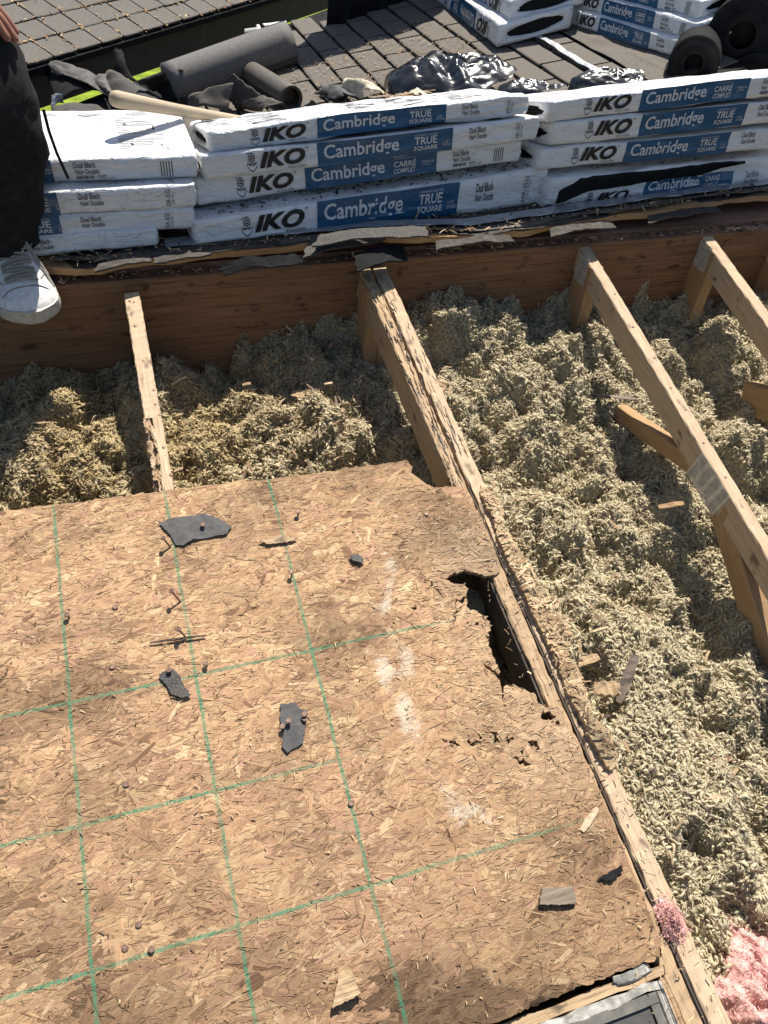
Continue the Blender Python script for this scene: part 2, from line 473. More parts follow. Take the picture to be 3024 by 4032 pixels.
# ================================================================== THE OPENED ROOF
# ------------------------------------------------------------------ lawn far below, seen through the gap at the eave
gx, gy = np.meshgrid(np.linspace(-60, 90, 31), np.linspace(-60, 140, 41), indexing='ij')
gv = np.stack([gx, gy, -2.9 + 0.15 * fbm(gx * 0.1, gy * 0.1, 3)], -1).reshape(-1, 3)
gnd = mk('shade_ground', [(-60, -60, -2.6), (90, -60, -2.6), (90, 8.5, -2.6), (-60, 8.5, -2.6)], [(0, 1, 2, 3)], MATS['shade_ground'])  # dark ground added for the house's shade, cuts lawn bounce onto the fascia
tag(gnd, 'dark ground close to the house, added in place of its shade on the lawn', kind='structure')
tag(mk('lawn', gv, np.array([f[::-1] for f in gridf(31, 41)])[:, ::-1], MATS['lawn']), 'sunlit green lawn far below the eave', kind='structure')

# ------------------------------------------------------------------ OSB deck sheet
OSB_EDGE = [(-0.7500, 0.40), (-0.3000, 0.398), (-0.1397, 0.3962), (-0.0926, 0.3951), (0.0038, 0.3899), (0.1039, 0.3888), (0.1987, 0.386), (0.2879, 0.3847), (0.3776, 0.3769),
    (0.4700, 0.3707), (0.5189, 0.3733), (0.6336, 0.37), (0.7016, 0.3697), (0.7076, 0.3505), (0.6985, 0.3322), (0.7062, 0.3189), (0.7193, 0.3066),
    (0.7388, 0.2932), (0.7685, 0.2895), (0.8069, 0.2803), (0.8062, 0.2687), (0.8087, 0.2372), (0.8130, 0.1929), (0.8150, 0.1479), (0.8144, 0.1159),
    (0.8095, 0.0817), (0.8024, 0.0782), (0.7835, 0.0760), (0.7646, 0.0838), (0.7549, 0.0898), (0.7378, 0.0968), (0.7103, 0.0923), (0.6886, 0.085),
    (0.6794, 0.0955), (0.6875, 0.0805), (0.7037, 0.0720), (0.7300, 0.0700), (0.7280, 0.054), (0.7200, 0.0333), (0.7120, 0.0217), (0.7240, 0.0124),
    (0.7400, -0.0048), (0.7490, -0.0068), (0.7410, -0.0115), (0.7510, -0.0266), (0.7290, -0.0439), (0.7284, -0.0768), (0.7308, -0.1046),
    (0.7234, -0.1384), (0.7200, -0.1560), (0.7150, -0.1750), (0.7230, -0.1600), (0.7280, -0.1440), (0.7519, -0.147), (0.7806, -0.1707), (0.7806, -0.1885), (0.7888, -0.1958), (0.8152, -0.2004), (0.8175, -0.208), (0.8204, -0.2373), (0.8214, -0.2683),
    (0.8224, -0.2986), (0.8230, -0.332), (0.8235, -0.363), (0.8242, -0.3951), (0.8244, -0.4208), (0.8242, -0.45), (0.8238, -0.4859),
    (0.8245, -0.5248), (0.8227, -0.5611), (0.8224, -0.5934), (0.8168, -0.6079), (0.7738, -0.6068), (0.6931, -0.6068), (0.6148, -0.6082),
    (0.5356, -0.6098), (0.3000, -0.612), (-0.7500, -0.62)]
STRIP_EDGE = [(0.8349, 0.2282), (0.8353, 0.1956), (0.8310, 0.1515), (0.8306, 0.1075), (0.8327, 0.0557), (0.8364, 0.0294), (0.8366, -0.0196), (0.8409, -0.0757),
    (0.8445, -0.1223), (0.8425, -0.1626), (0.8428, -0.188), (0.8457, -0.2242), (0.8477, -0.2695), (0.8523, -0.3075), (0.8600, -0.330),
    (0.8800, -0.318), (0.8868, -0.2804), (0.8820, -0.2586), (0.8687, -0.238), (0.8717, -0.2069), (0.8787, -0.1833), (0.8813, -0.1433),
    (0.8711, -0.1221), (0.8768, -0.1005), (0.8921, -0.0885), (0.8994, -0.0587), (0.8832, -0.031), (0.9004, -0.0103), (0.8860, 0.0135), (0.8737, 0.0328),
    (0.8715, 0.0672), (0.8632, 0.108), (0.8609, 0.144), (0.8545, 0.1816), (0.8680, 0.2161), (0.8580, 0.262), (0.8420, 0.284), (0.8320, 0.26)]

def ragged(poly, step, amp, seed, keep=lambda p: True):
    out = []
    for i, a in enumerate(poly):
        b = poly[(i + 1) % len(poly)]
        L = math.dist(a, b); k = max(1, int(L / step)) if keep(a) else 1
        for j in range(k):
            t = j / k
            p = (a[0] + (b[0] - a[0]) * t, a[1] + (b[1] - a[1]) * t)
            if j and amp:
                a_ = amp * (1.9 if .66 < p[0] < .80 and -.2 < p[1] < .1 else 1)
                p = (p[0] + a_ * float(rng.normal()), p[1] + a_ * float(rng.normal()))
            out.append(p)
    return out

def inside(px, py, poly):
    px = np.asarray(px); py = np.asarray(py); r = np.zeros(px.shape, bool)
    for i in range(len(poly)):
        x1, y1 = poly[i]; x2, y2 = poly[i - 1]
        if y1 == y2: continue
        r ^= ((y1 > py) != (y2 > py)) & (px < (x2 - x1) * (py - y1) / (y2 - y1) + x1)
    return r

def jag_line(p, q, w, n, seed, taper=True):
    """a thin crack as a jagged lens-shaped polygon"""
    r = np.random.default_rng(seed); p = np.array(p); q = np.array(q); d = q - p; nn = np.array([-d[1], d[0]]) / np.linalg.norm(d)
    c = [p + d * t + nn * r.normal(0, 0.0035) for t in np.linspace(0, 1, n)]
    c[0] = p; c[-1] = q
    up = [c[i] + nn * w * math.sin(math.pi * i / (n - 1)) * r.uniform(0.4, 1.2) for i in range(n)]
    dn = [c[i] - nn * w * math.sin(math.pi * i / (n - 1)) * r.uniform(0.4, 1.2) for i in range(1, n - 1)]
    return [tuple(x) for x in up] + [tuple(x) for x in dn[::-1]]

cracks = []
for k, (a, b, w) in enumerate([((905, 1232), (962, 1296), .0012), ((1000, 1300), (972, 1352), .0016), ((1040, 1430), (1090, 1470), .0020), ((940, 1585), (1010, 1625), .0014), ((1095, 1640), (1165, 1655), .0018), ((972, 1305), (1030, 1285), .0018), ((1030, 1290), (1050, 1365), .0010), ((1075, 1400), (1098, 1425), .0030), ((880, 1305), (905, 1325), .0022),
        ((1000, 1608), (1050, 1598), .0026), ((1062, 1600), (1075, 1580), .004), ((1090, 1590), (1120, 1602), .0024), ((1140, 1595), (1175, 1612), .003), ((1170, 1535), (1200, 1556), .004),
        ((988, 1612), (960, 1600), .001)]):
    cracks.append(jag_line(on_roof(*a), on_roof(*b), w * 2.3, 11, 50 + k))
for k, (x, y, r) in enumerate([(1026, 1627, .0035), (1128, 1627, .0045), (1066, 1597, .0065), (1180, 1546, .0070), (1086, 1420, .0050), (1150, 1607, .0040), (1208, 1560, .0045), (1100, 1662, .003), (1065, 1660, .0025), (1010, 1345, .004),  (850, 1346, .0022), (893, 1203, .0022), (492, 1733, .003), (395, 1985, .0025), (756, 1658, .0025),
                               (1030, 1346, .0035), (620, 1905, .0018), (1395, 1760, .002), (1014, 1738, .002)]):
    c = on_roof(x, y)
    cracks.append([(c[0] + r * math.cos(t) * random.uniform(.7, 1.5), c[1] + r * math.sin(t) * random.uniform(.7, 1.5)) for t in np.linspace(0, 2 * math.pi, 8)[:-1]])

def slab(poly, holes, n_top, thick, inner, warp=None):
    """flat board with a ragged outline and cracks: triangulated top, real thickness"""
    pts = [Vector(p) for p in poly]; edges = [(i, (i + 1) % len(poly)) for i in range(len(poly))]
    for h in holes:
        o = len(pts); pts += [Vector(p) for p in h]; edges += [(o + i, o + (i + 1) % len(h)) for i in range(len(h))]
    pts += [Vector(p) for p in inner]
    v2, e2, f2, *_ = geometry.delaunay_2d_cdt(pts, edges, [], 0, 1e-6)
    V = np.array([(p.x, p.y) for p in v2]); F = [tuple(f) for f in f2]
    cen = np.array([V[list(f)].mean(0) for f in F])
    ok = inside(cen[:, 0], cen[:, 1], poly)
    for h in holes: ok &= ~inside(cen[:, 0], cen[:, 1], h)
    F = [f for f, k in zip(F, ok) if k]
    N = len(V)
    h = np.full(N, n_top) if warp is None else n_top + warp(V)
    T = np.c_[V, h]; Bt = np.c_[V, h - thick]
    cnt = {}
    for f in F:
        for i in range(3):
            a, b = f[i], f[(i + 1) % 3]; cnt[(a, b)] = 1
    F2 = []
    for f in F:
        a = V[f[1]] - V[f[0]]; b = V[f[2]] - V[f[0]]
        F2.append(f if a[0] * b[1] - a[1] * b[0] > 0 else f[::-1])
    E = {}
    for f in F2:
        for i in range(3): E[(f[i], f[(i + 1) % 3])] = 1
    side = [(b, a, a + N, b + N) for (a, b) in E if (b, a) not in E]
    return rfa(np.r_[T, Bt]), F2 + [tuple(i + N for i in f[::-1]) for f in F2] + side, np.r_[V, V]

ROT = [tuple(on_roof(*p)) for p in [(905, 1230), (960, 1290), (1010, 1420), (1090, 1560), (1180, 1600)]]
def rot_field(u, v):
    """how weathered / broken the sheet is, 1 at the rotten right edge"""
    d = 0.83 - u
    return sstep(0.22, 0.02, d) * sstep(-0.42, -0.25, v) * sstep(0.26, 0.12, v)

MOLD = np.array([on_roof(*p) for p in [(845, 1215), (838, 1300), (815, 1400), (825, 1470), (880, 1550), (905, 1630), (945, 1700), (1010, 1755), (1120, 1785)]])
MOLD2 = np.array([on_roof(*p) for p in [(880, 1400), (885, 1480), (930, 1560), (1010, 1640)]])
def polydist(u, v, P):
    d = np.full(np.shape(u), 9.0)
    for a, b in zip(P[:-1], P[1:]):
        ab = b - a; t = np.clip(((u - a[0]) * ab[0] + (v - a[1]) * ab[1]) / (ab @ ab), 0, 1)
        d = np.minimum(d, np.hypot(u - a[0] - t * ab[0], v - a[1] - t * ab[1]))
    return d

def osb_warp(V):
    u, v = V[:, 0], V[:, 1]
    w = 0.0012 * fbm(u * 7, v * 7, 4)
    r = rot_field(u, v)
    return w + r * 0.006 * fbm(u * 22, v * 22, 8) - 0.004 * r

def osb_tint(u, v, r):
    """colour of one strand lying at (u, v); r = random in 0..1"""
    n = len(u)
    pal = np.array([(.475, .297, .162), (.435, .263, .148), (.527, .347, .192), (.595, .416, .238), (.372, .223, .124), (.230, .131, .073), (.490, .315, .177), (.44, .259, .164)])
    pr = np.array([.26, .18, .18, .05, .13, .03, .11, .06])
    c = pal[np.searchsorted(np.cumsum(pr), r * 0.9999)]
    st = fbm(u * 4.5, v * 4.5, 21, 5)
    dark = sstep(0.05, 0.40, st) * 0.50 + sstep(0.05, 0.4, fbm(u * 13, v * 16, 31)) * 0.25
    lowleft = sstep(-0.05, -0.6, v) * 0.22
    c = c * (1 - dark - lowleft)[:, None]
    pink = sstep(0.0, 0.5, fbm(u * 3, v * 3, 41)) * 0.5
    c = c * (1 - pink[:, None] * np.array([0.02, 0.06, -0.02]))
    rt = rot_field(u, v)[:, None] * 0.6
    c = c * (1 - rt) + rt * np.array((.50, .36, .225)) * (0.8 + 0.4 * r[:, None])
    return c

def mold_mask(u, v):
    m = np.maximum(sstep(0.028, 0.004, polydist(u, v, MOLD) + 0.03 * fbm(u * 40, v * 40, 51)), 0.8 * sstep(0.02, 0.004, polydist(u, v, MOLD2) + 0.03 * fbm(u * 40, v * 40, 52)))
    m = m * (0.45 + 0.55 * sstep(-0.35, 0.25, fbm(u * 17, v * 17, 57)))
    return 1 - m

osb_poly = ragged(OSB_EDGE, 0.005, 0.0011, 3, lambda p: p[0] > -0.2)
inner = [(float(a), float(b)) for a, b in rng.uniform((-0.2, -0.6), (0.82, 0.39), (2600, 2))]
vis = [p for p in inner if bool(inside(np.array([p[0]]), np.array([p[1]]), osb_poly)[0])]
V, F, P2 = slab(osb_poly, cracks, 0.0, 0.011, vis, osb_warp)
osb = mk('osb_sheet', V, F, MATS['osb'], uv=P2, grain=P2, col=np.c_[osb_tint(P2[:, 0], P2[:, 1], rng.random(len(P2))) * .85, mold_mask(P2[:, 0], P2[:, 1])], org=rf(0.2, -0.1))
tag(osb, 'big weathered OSB roof sheet with green printed lines and a rotten broken right edge', 'roof sheathing')

def osb_height(u, v): return osb_warp(np.stack([u, v], -1))

def strands(name, poly, holes, box, spec, parent, seed, tint, raise_=1.0, edge_ok=0.0, hfun=None):
    """thin wood flakes pressed into the face of the sheet (one part): many long ribbons with torn ends"""
    r = np.random.default_rng(seed)
    VV = []; FF = []; UV = []; GR = []; CC = []; off = 0
    for (n, l0, l1, w0, w1, h0, h1, tilt) in spec:
        cu = r.uniform(box[0], box[1], n); cv = r.uniform(box[2], box[3], n)
        L = np.exp(r.uniform(math.log(l0), math.log(l1), n)); W = np.exp(r.uniform(math.log(w0), math.log(w1), n))
        an = np.where(r.random(n) < 0.80, r.normal(0.10, 0.42, n), r.uniform(0, math.pi, n))
        du, dv = np.cos(an), np.sin(an)
        ok = inside(cu, cv, poly)
        for s_ in (-.5, .5): ok &= inside(cu + du * L * (s_ - edge_ok * np.sign(s_)), cv + dv * L * (s_ - edge_ok * np.sign(s_)), poly)
        for h in holes: ok &= ~inside(cu, cv, h)
        ax_, ay_, bx_, by_ = cu - du * L / 2, cv - dv * L / 2, cu + du * L / 2, cv + dv * L / 2
        for h in list(holes) + [[p for p in poly if p[0] > .66]]:
            for k_ in range(len(h)):
                (px_, py_), (qx_, qy_) = h[k_], h[(k_ + 1) % len(h)]
                if math.dist((px_, py_), (qx_, qy_)) > .05: continue
                d1 = (bx_ - ax_) * (py_ - ay_) - (by_ - ay_) * (px_ - ax_); d2 = (bx_ - ax_) * (qy_ - ay_) - (by_ - ay_) * (qx_ - ax_)
                d3 = (qx_ - px_) * (ay_ - py_) - (qy_ - py_) * (ax_ - px_); d4 = (qx_ - px_) * (by_ - py_) - (qy_ - py_) * (bx_ - px_)
                cross_ = (d1 * d2 < 0) & (d3 * d4 < 0)
                ok &= ~(cross_ & (L > .018))
        cu, cv, L, W, du, dv = [a[ok] for a in (cu, cv, L, W, du, dv)]
        n = len(cu)
        if not n: continue
        base = r.uniform(h0, h1, n) * raise_; tl = r.normal(0, tilt, n); tw = r.normal(0, tilt * 1.2, n)
        c0 = tint(cu, cv, r.random(n)); c0 = c0 * r.uniform(0.90, 1.10, (n, 1))
        go = r.uniform(0, 40, (n, 2))
        st = np.array([-.5, -.44, -.15, .18, .43, .5])
        wid = np.array([.35, .92, 1, 1, .9, .3])
        bow = r.normal(0, 0.05, n)
        K = len(st)
        P = np.zeros((n, K, 2, 3)); U = np.zeros((n, K, 2, 2)); G = np.zeros((n, K, 2, 2))
        for i in range(K):
            for j, sg in enumerate((-.5, .5)):
                a = st[i] * L; b = sg * W * wid[i] * r.uniform(0.75, 1.15, n) + bow * L * (st[i] ** 2 * 4 - 1) * 0.25
                if i in (0, K - 1): a = a + r.normal(0, 0.035, n) * L
                uu = cu + du * a - dv * b; vv = cv + dv * a + du * b
                hh = base + tl * a + tw * b
                if hfun is not None: hh = hh + hfun(uu, vv)
                P[:, i, j] = np.stack([uu, vv, hh], -1); U[:, i, j] = np.stack([uu, vv], -1)
                G[:, i, j] = np.stack([a + go[:, 0], b + go[:, 1]], -1)
        idx = np.arange(n * K * 2).reshape(n, K, 2) + off
        q = np.stack([idx[:, :-1, 0], idx[:, 1:, 0], idx[:, 1:, 1], idx[:, :-1, 1]], -1).reshape(-1, 4)
        VV.append(P.reshape(-1, 3)); FF.append(q); UV.append(U.reshape(-1, 2)); GR.append(G.reshape(-1, 2)); CC.append(np.c_[np.repeat(c0, K * 2, 0), mold_mask(U[..., 0].ravel(), U[..., 1].ravel())]); off += n * K * 2
    o = mk(name, rfa(np.concatenate(VV)), np.concatenate(FF), MATS['osb'], parent, uv=np.concatenate(UV), grain=np.concatenate(GR), col=np.concatenate(CC))
    tag(o, kind='stuff')
    return o

#        n      length        width        height           tilt
SPEC = [(8500, .030, .105, .006, .020, .0003, .0008, .007),
        (5500, .012, .055, .002, .008, .0006, .0014, .011),
        (5200, .006, .030, .0006, .0018, .0010, .0022, .040)]
strands('wood_strands', osb_poly, cracks, (-0.2, 0.83, -0.61, 0.40), SPEC, osb, 5, osb_tint, hfun=osb_height)

def crack_tint(u, v, r): return np.tile((.085, .045, .022), (len(u), 1)) * (0.5 + r)[:, None]
strands('hairline_cracks', osb_poly, cracks, (-0.2, 0.83, -0.61, 0.40), [(4200, .004, .028, .0002, .0006, .0011, .0017, .004)], osb, 6, crack_tint, hfun=osb_height)

# splintered loose fibres standing up along the rotten area
def frag_tint(u, v, r):
    c = np.array([(.56, .41, .25), (.62, .47, .29), (.47, .32, .19), (.30, .19, .11)])[np.minimum((r * 4).astype(int), 3)]
    return c
strands('torn_fibres', osb_poly, cracks, (0.60, 0.83, -0.45, 0.25), [(900, .006, .024, .0006, .0020, .0012, .0032, .09)], osb, 9, frag_tint, hfun=osb_height, edge_ok=0.25)

# right-hand remnant of the next sheet, still nailed on the truss
strip_poly = ragged(STRIP_EDGE, 0.004, 0.0018, 5)
V, F, P2 = slab(strip_poly, [], 0.001, 0.011, [tuple(p) for p in rng.uniform((0.83, -0.33), (0.90, 0.28), (900, 2)) if bool(inside(p[:1], p[1:], strip_poly)[0])],
                lambda V: 0.010 * fbm(V[:, 0] * 30, V[:, 1] * 18, 71) - 0.002)
strip = mk('osb_remnant', V, F, MATS['osb'], uv=P2 + 3, grain=P2, col=np.tile((.46, .33, .19), (len(V), 1)))
tag(strip, 'ragged strip of torn OSB left nailed along the double truss beside the long gap', 'roof sheathing')
def strip_h(u, v): return 0.003 + 0.010 * fbm(u * 30, v * 18, 71) - 0.002
def strip_tint(u, v, r):
    c = np.array([(.60, .45, .27), (.66, .51, .31), (.52, .37, .22), (.36, .23, .13), (.12, .08, .05)])[np.minimum((r * 4.4).astype(int), 4)]
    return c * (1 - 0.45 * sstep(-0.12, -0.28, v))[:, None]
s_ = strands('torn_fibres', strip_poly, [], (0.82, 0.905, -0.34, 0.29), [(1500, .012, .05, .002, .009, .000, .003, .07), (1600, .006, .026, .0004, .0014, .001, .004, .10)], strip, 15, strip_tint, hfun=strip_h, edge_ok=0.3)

# nails left standing in the sheet: head, shank
NAILS = [(0.0087, 0.1539, .010, .5), (0.1866, 0.1527, .028, 1), (0.1872, 0.2657, .024, 1), (0.1881, 0.0796, .024, 1), (0.2224, 0.0137, .010, .4), (0.162, 0.0151, .012, .5),
         (0.0715, 0.0461, .002, 0), (0.0879, 0.1559, .002, 0), (0.445, 0.2821, .012, .3), (0.4027, 0.1542, .014, .3), (0.5401, 0.1521, .003, 0), (0.3652, -0.12, .010, .4),
         (0.3263, -0.1238, .011, .5), (0.0717, -0.1521, .002, 0), (0.0672, -0.3516, .002, 0), (0.0804, -0.3879, .004, .2), (0.4067, -0.2689, .003, 0), (0.0453, -0.3764, .001, 0), (0.70, 0.233, .002, 0)]
nd = [0.0]
def nail(u, v, h, lean, parent):
    b = B(); bu = u + 0.012 * lean * (h / .028); bv = v - 0.010 * lean * (h / .028)
    hp = np.array([u, v, h])
    b.add(*tube(rfa([(bu, bv, -0.008), (bu, bv, 0.0), tuple(hp)]), 0.0017, 8))
    ax = hp - np.array([bu, bv, -0.004]); ax /= np.linalg.norm(ax)
    b.add(*tube(rfa([hp - ax * 0.0004, hp + ax * 0.0012, hp + ax * 0.0018]), [0.0046, 0.0050, 0.0042], 12))
    return b.build('nail', MATS['nail_steel'], parent)
for q in NAILS: nail(*q, osb)

# ------------------------------------------------------------------ trusses
def rfp(u, v, n=0.0): return rf(u, v, n)
TUP = rf(0, 0, 1)
def chord(u, w, v0, v1, mat, parent, seed, n=-0.0115, h=0.087, seg=40, jit=0.0005, cham=0.002, name='top_chord', u1=None):
    b = B(); b.add(*beam(rf(u, v0, n), rf(u if u1 is None else u1, v1, n), w, h, TUP, seg, cham, jit, seed))
    return b.build(name, MATS[mat], parent)

def web(p0, p1, w, h, mat, parent, seed, name='web', up=(1, 0, 0)):
    b = B(); b.add(*beam(p0, p1, w, h, up, 14, 0.0015, 0.0004, seed)); return b.build(name, MATS[mat], parent)

def post(u, parent, seed, y1=0.958, w=0.037, d=0.080, z0=-0.15, mat='post_wood'):
    z1 = (y1 / CA) * SA - 0.020
    b = B(); b.add(*beam((u, y1 - d / 2, z0), (u, y1 - d / 2, z1 - 0.012), w, d, (0, 1, 0), 10, 0.002, 0.0004, seed, (0, 0)))
    V = b.v[0]; V[:, 1] += d / 2
    return b.build('end_post', MATS[mat], parent)

def plate(c, ux, uy, a, bb, parent, slots=True, name='gusset_plate'):
    """toothed truss plate: a thin metal sheet with rows of punched slots cut right through"""
    ux = np.array(ux, float); ux /= np.linalg.norm(ux); uy = np.array(uy, float); uy -= ux * (uy @ ux); uy /= np.linalg.norm(uy)
    V = []; F = []
    nx, ny = 4, 10
    xs = [-a/2]; 
    for i in range(nx):
        cx = -a/2 + a * (i + .5) / nx; xs += [cx - a / nx * .33, cx + a / nx * .33]
    xs.append(a / 2)
    ys = [-bb/2]
    for j in range(ny):
        cy = -bb/2 + bb * (j + .5) / ny; ys += [cy - bb / ny * .17, cy + bb / ny * .17]
    ys.append(bb / 2)
    nn = np.cross(ux, uy)
    for lay in (0, 1):
        for x in xs:
            for y in ys: V.append(np.array(c) + ux * x + uy * y + nn * (0.0012 if lay else 0))
    nX, nY = len(xs), len(ys); N = nX * nY
    for i in range(nX - 1):
        for j in range(nY - 1):
            if i % 2 == 1 and j % 2 == 1: continue
            k = i * nY + j
            F.append((k, k + nY, k + nY + 1, k + 1)); F.append(tuple(q + N for q in (k, k + 1, k + nY + 1, k + nY)))
    return mk(name, V, F, MATS['plate_metal'], parent)

def truss(name, label, u, loc_v=0.9):
    return tag(empty(name, rf(u, loc_v, -0.2)), label, 'truss', 'roof trusses laid bare by the tear-off')

def knot_holes(name, pts, parent, n):
    for (u, v, r) in pts:
        b = B(); b.add(*tube(rfa([(u, v, n - 0.0006), (u, v, n + 0.0009), (u, v, n + 0.0012)]), [r, r, r * .6], 8))
        b.build(name, MATS['nail_steel'], parent)

def split(u, v0, v1, w, h, mat, parent, seed, name='splinter'):
    """a long sliver split off the face of a chord"""
    r = np.random.default_rng(seed); n = 9; pts = []
    L = [(u + r.normal(0, .0012), v0 + (v1 - v0) * i / (n - 1)) for i in range(n)]
    V = []; F = []
    for i, (a, c) in enumerate(L):
        k = math.sin(math.pi * min(max(i / (n - 1), .06), .94))
        ww = w * k * r.uniform(.6, 1.2) + .0006; hh = h * k * r.uniform(.6, 1.2) + .0005
        V += [(a - ww / 2, c, -0.013), (a - ww * .25, c, -0.0115 + hh), (a + ww * .3, c, -0.0115 + hh * .8), (a + ww / 2, c, -0.013)]
    for i in range(n - 1):
        for k in range(3): F.append((i * 4 + k, i * 4 + k + 1, i * 4 + 5 + k, i * 4 + 4 + k))
    G = [(p[1], p[0]) for p in V]
    return mk(name, rfa(V), F, MATS[mat], parent, grain=np.array(G))

t1 = truss('roof_truss', 'narrow pale truss left of the double one, rotten and chipped where it meets the OSB', 0.205)
chord(0.205, 0.034, 0.58, 0.957, 'chord_wood', t1, 1)
chord(0.2125, 0.019, -0.62, 0.58, 'chord_wood', t1, 2)
post(0.205, t1, 31, 0.930, 0.034)
for k in range(26):                                          # rotten left half of the chord near the sheet
    c = (0.188 + random.random() * .018, 0.40 + 0.17 * random.random()); l = random.uniform(.012, .045)
    split(c[0], c[1] - l / 2, c[1] + l / 2, random.uniform(.004, .012), random.uniform(.001, .006) - .006, random.choice(['rot_wood', 'chord_wood', 'rot_wood']), t1, k)
b = B(); b.add(*beam(rf(0.195, 0.38, -0.028), rf(0.195, 0.585, -0.024), 0.017, 0.06, TUP, 16, 0.003, 0.0028, 44)); b.build('rotten_wood', MATS['rot_wood'], t1)
knot_holes('nail_head', [(0.198, 0.93, .0026), (0.207, 0.925, .002), (0.201, 0.85, .0036), (0.206, 0.74, .0042), (0.217, 0.655, .0036), (0.215, 0.615, .003), (0.219, 0.585, .0034), (0.216, 0.50, .003), (0.221, 0.43, .004)], t1, -0.0115)

t2a = truss('roof_truss', 'left half of the double truss, split and gouged along its top', 0.782)
chord(0.8290, 0.028, -0.75, 0.972, 'rot_wood', t2a, 3, seg=110, jit=0.0010, u1=0.7795, n=-0.0125)
chord(0.8125, 0.0040, -0.75, 0.28, 'dark_wood', t2a, 17, n=-0.0190, h=.08, name='stain_shade_lath', u1=0.7800, jit=.0004, cham=.0006)  # added dark strip: shade of the hole put into its colour, plus rot staining
post(0.7805, t2a, 32, 0.948, 0.035)
t2b = truss('roof_truss', 'right half of the double truss, carrying the torn OSB strip', 0.822)
chord(0.8710, 0.034, -0.80, 0.974, 'chord_wood', t2b, 4, seg=110, jit=0.0009, u1=0.8170)
post(0.8160, t2b, 33, 0.948, 0.034)
for k in range(54):
    sd = random.random() < 0.55
    c = (random.uniform(.770, .796) if sd else random.uniform(.806, .830), random.uniform(.30, .955)); l = random.uniform(.02, .10)
    c = (c[0] + (.972 - c[1]) * (.018 if sd else .028), c[1])
    split(c[0], c[1] - l / 2, min(c[1] + l / 2, .968), random.uniform(.0015, .006), random.uniform(.0008, .0030), random.choice(['rot_wood', 'chord_wood', 'chord_wood', 'grey_wood']), t2a if sd else t2b, 100 + k)
for k in range(40):                                          # dark gouges
    c = (random.uniform(.768, .832), random.uniform(.32, .86)); l = random.uniform(.02, .07); c = (c[0] + (.9 - c[1]) * .02, c[1])
    split(c[0], c[1] - l / 2, c[1] + l / 2, random.uniform(.0015, .005), .0012, 'dark_wood', t2a, 300 + k, 'gouge')
chord(0.8510, 0.0035, -0.80, 0.29, 'dark_wood', t2b, 6, n=-0.0150, h=.08, name='stain_shade_lath', u1=0.8180, jit=.0003, cham=.0006)  # this strip and the next darken the gap: painted shade with black rot
chord(0.8450, 0.0030, -0.75, 0.29, 'dark_wood', t2a, 16, n=-0.0180, h=.08, name='stain_shade_lath', u1=0.8085, jit=.0003, cham=.0006)

t3 = truss('roof_truss', 'long slender truss with two webs and a punched metal plate', 1.42)
chord(1.42, 0.033, -0.60, 0.990, 'chord_wood', t3, 7, seg=90, h=0.066, jit=0.0005)
post(1.42, t3, 34)
web((1.437, 0.270, 0.002), (1.437, 0.680, -0.095), 0.044, 0.033, 'post_wood', t3, 8)
web((1.437, 0.185, -0.014), (1.437, -0.180, -0.260), 0.060, 0.033, 'post_wood', t3, 9)
cpl = rf(1.4015, 0.212, -0.052)
plate(cpl, rf(0, 1, 0), rf(0, 0, 1), 0.128, 0.078, t3)
plate((1.4005, 0.925, 0.183), (0, 1, 0), (0, 0, 1), 0.055, 0.075, t3)
knot_holes('nail_head', [(1.418, 0.93, .003), (1.423, 0.80, .003), (1.419, 0.68, .0034), (1.425, 0.57, .003), (1.419, 0.47, .004), (1.424, 0.40, .003), (1.42, 0.20, .0035), (1.418, 0.30, .003)], t3, -0.0115)

t4 = truss('roof_truss', 'truss nearest the right edge of the photo, behind the slender one', 1.829)
chord(1.829, 0.036, -0.3, 1.008, 'chord_wood', t4, 10, seg=70, h=0.066, jit=0.0005)
post(1.829, t4, 35, 0.972)
plate((1.8085, 0.935, 0.183), (0, 1, 0), (0, 0, 1), 0.055, 0.075, t4)
web((1.829, 0.570, -0.060), (1.829, 0.30, 0.05), 0.087, 0.036, 'post_wood', t4, 12)
t5 = truss('roof_truss', 'truss at the far right whose end post alone shows', 2.10)
chord(2.10, 0.038, -0.1, 1.015, 'chord_wood', t5, 11)
post(2.10, t5, 36, 0.978)

# ------------------------------------------------------------------ the rim board across the truss ends
rim = tag(empty('rim_board', (0.9, 0.98, -0.2)), 'long reddish brown plywood board standing across the truss ends', 'board')
def rim_grid():
    nx, nz = 90, 3
    V = []; G = []; F = []
    xs = np.linspace(-0.9, 3.0, nx)
    for x in xs:
        wv = 0.003 * float(fbm(x * 1.7, 0.0, 5))
        zt = 0.235 + 0.003 * float(fbm(x * 3, 1.0, 6)); 
        sec = [(0.964 + wv, -0.45), (0.964 + wv, 0.0), (0.964 + wv, zt - 0.004), (0.967 + wv, zt), (1.003 + wv, zt + 0.001), (1.003 + wv, -0.45)]
        for k, (y, z) in enumerate(sec): V.append((x, y, z)); G.append((x, y + z))
    m = 6; I = []
    for i in range(nx - 1):
        for k in range(m - 1):
            F.append((i * m + k, (i + 1) * m + k, (i + 1) * m + k + 1, i * m + k + 1)); I.append(1 if k == 3 else 0)
    return V, F, G, I
V, F, G, I = rim_grid()
mk('board_face', V, F, None, rim, grain=np.array(G), mats=[MATS['rim_ply'], MATS['rim_top']], midx=I)
for k, (x, y) in enumerate([(551, 665), (1040, 621), (1381, 582)]):    # rusty ring marks of old nails
    p = on_y(x, y, 0.963); b = B()
    b.add(*tube([p + np.array([0.010 * math.cos(t), -0.0015, 0.010 * math.sin(t)]) for t in np.linspace(0, 2 * math.pi, 17)], 0.0014, 6, False))
    b.build('rusty_ring', MATS['nail_steel'], rim)

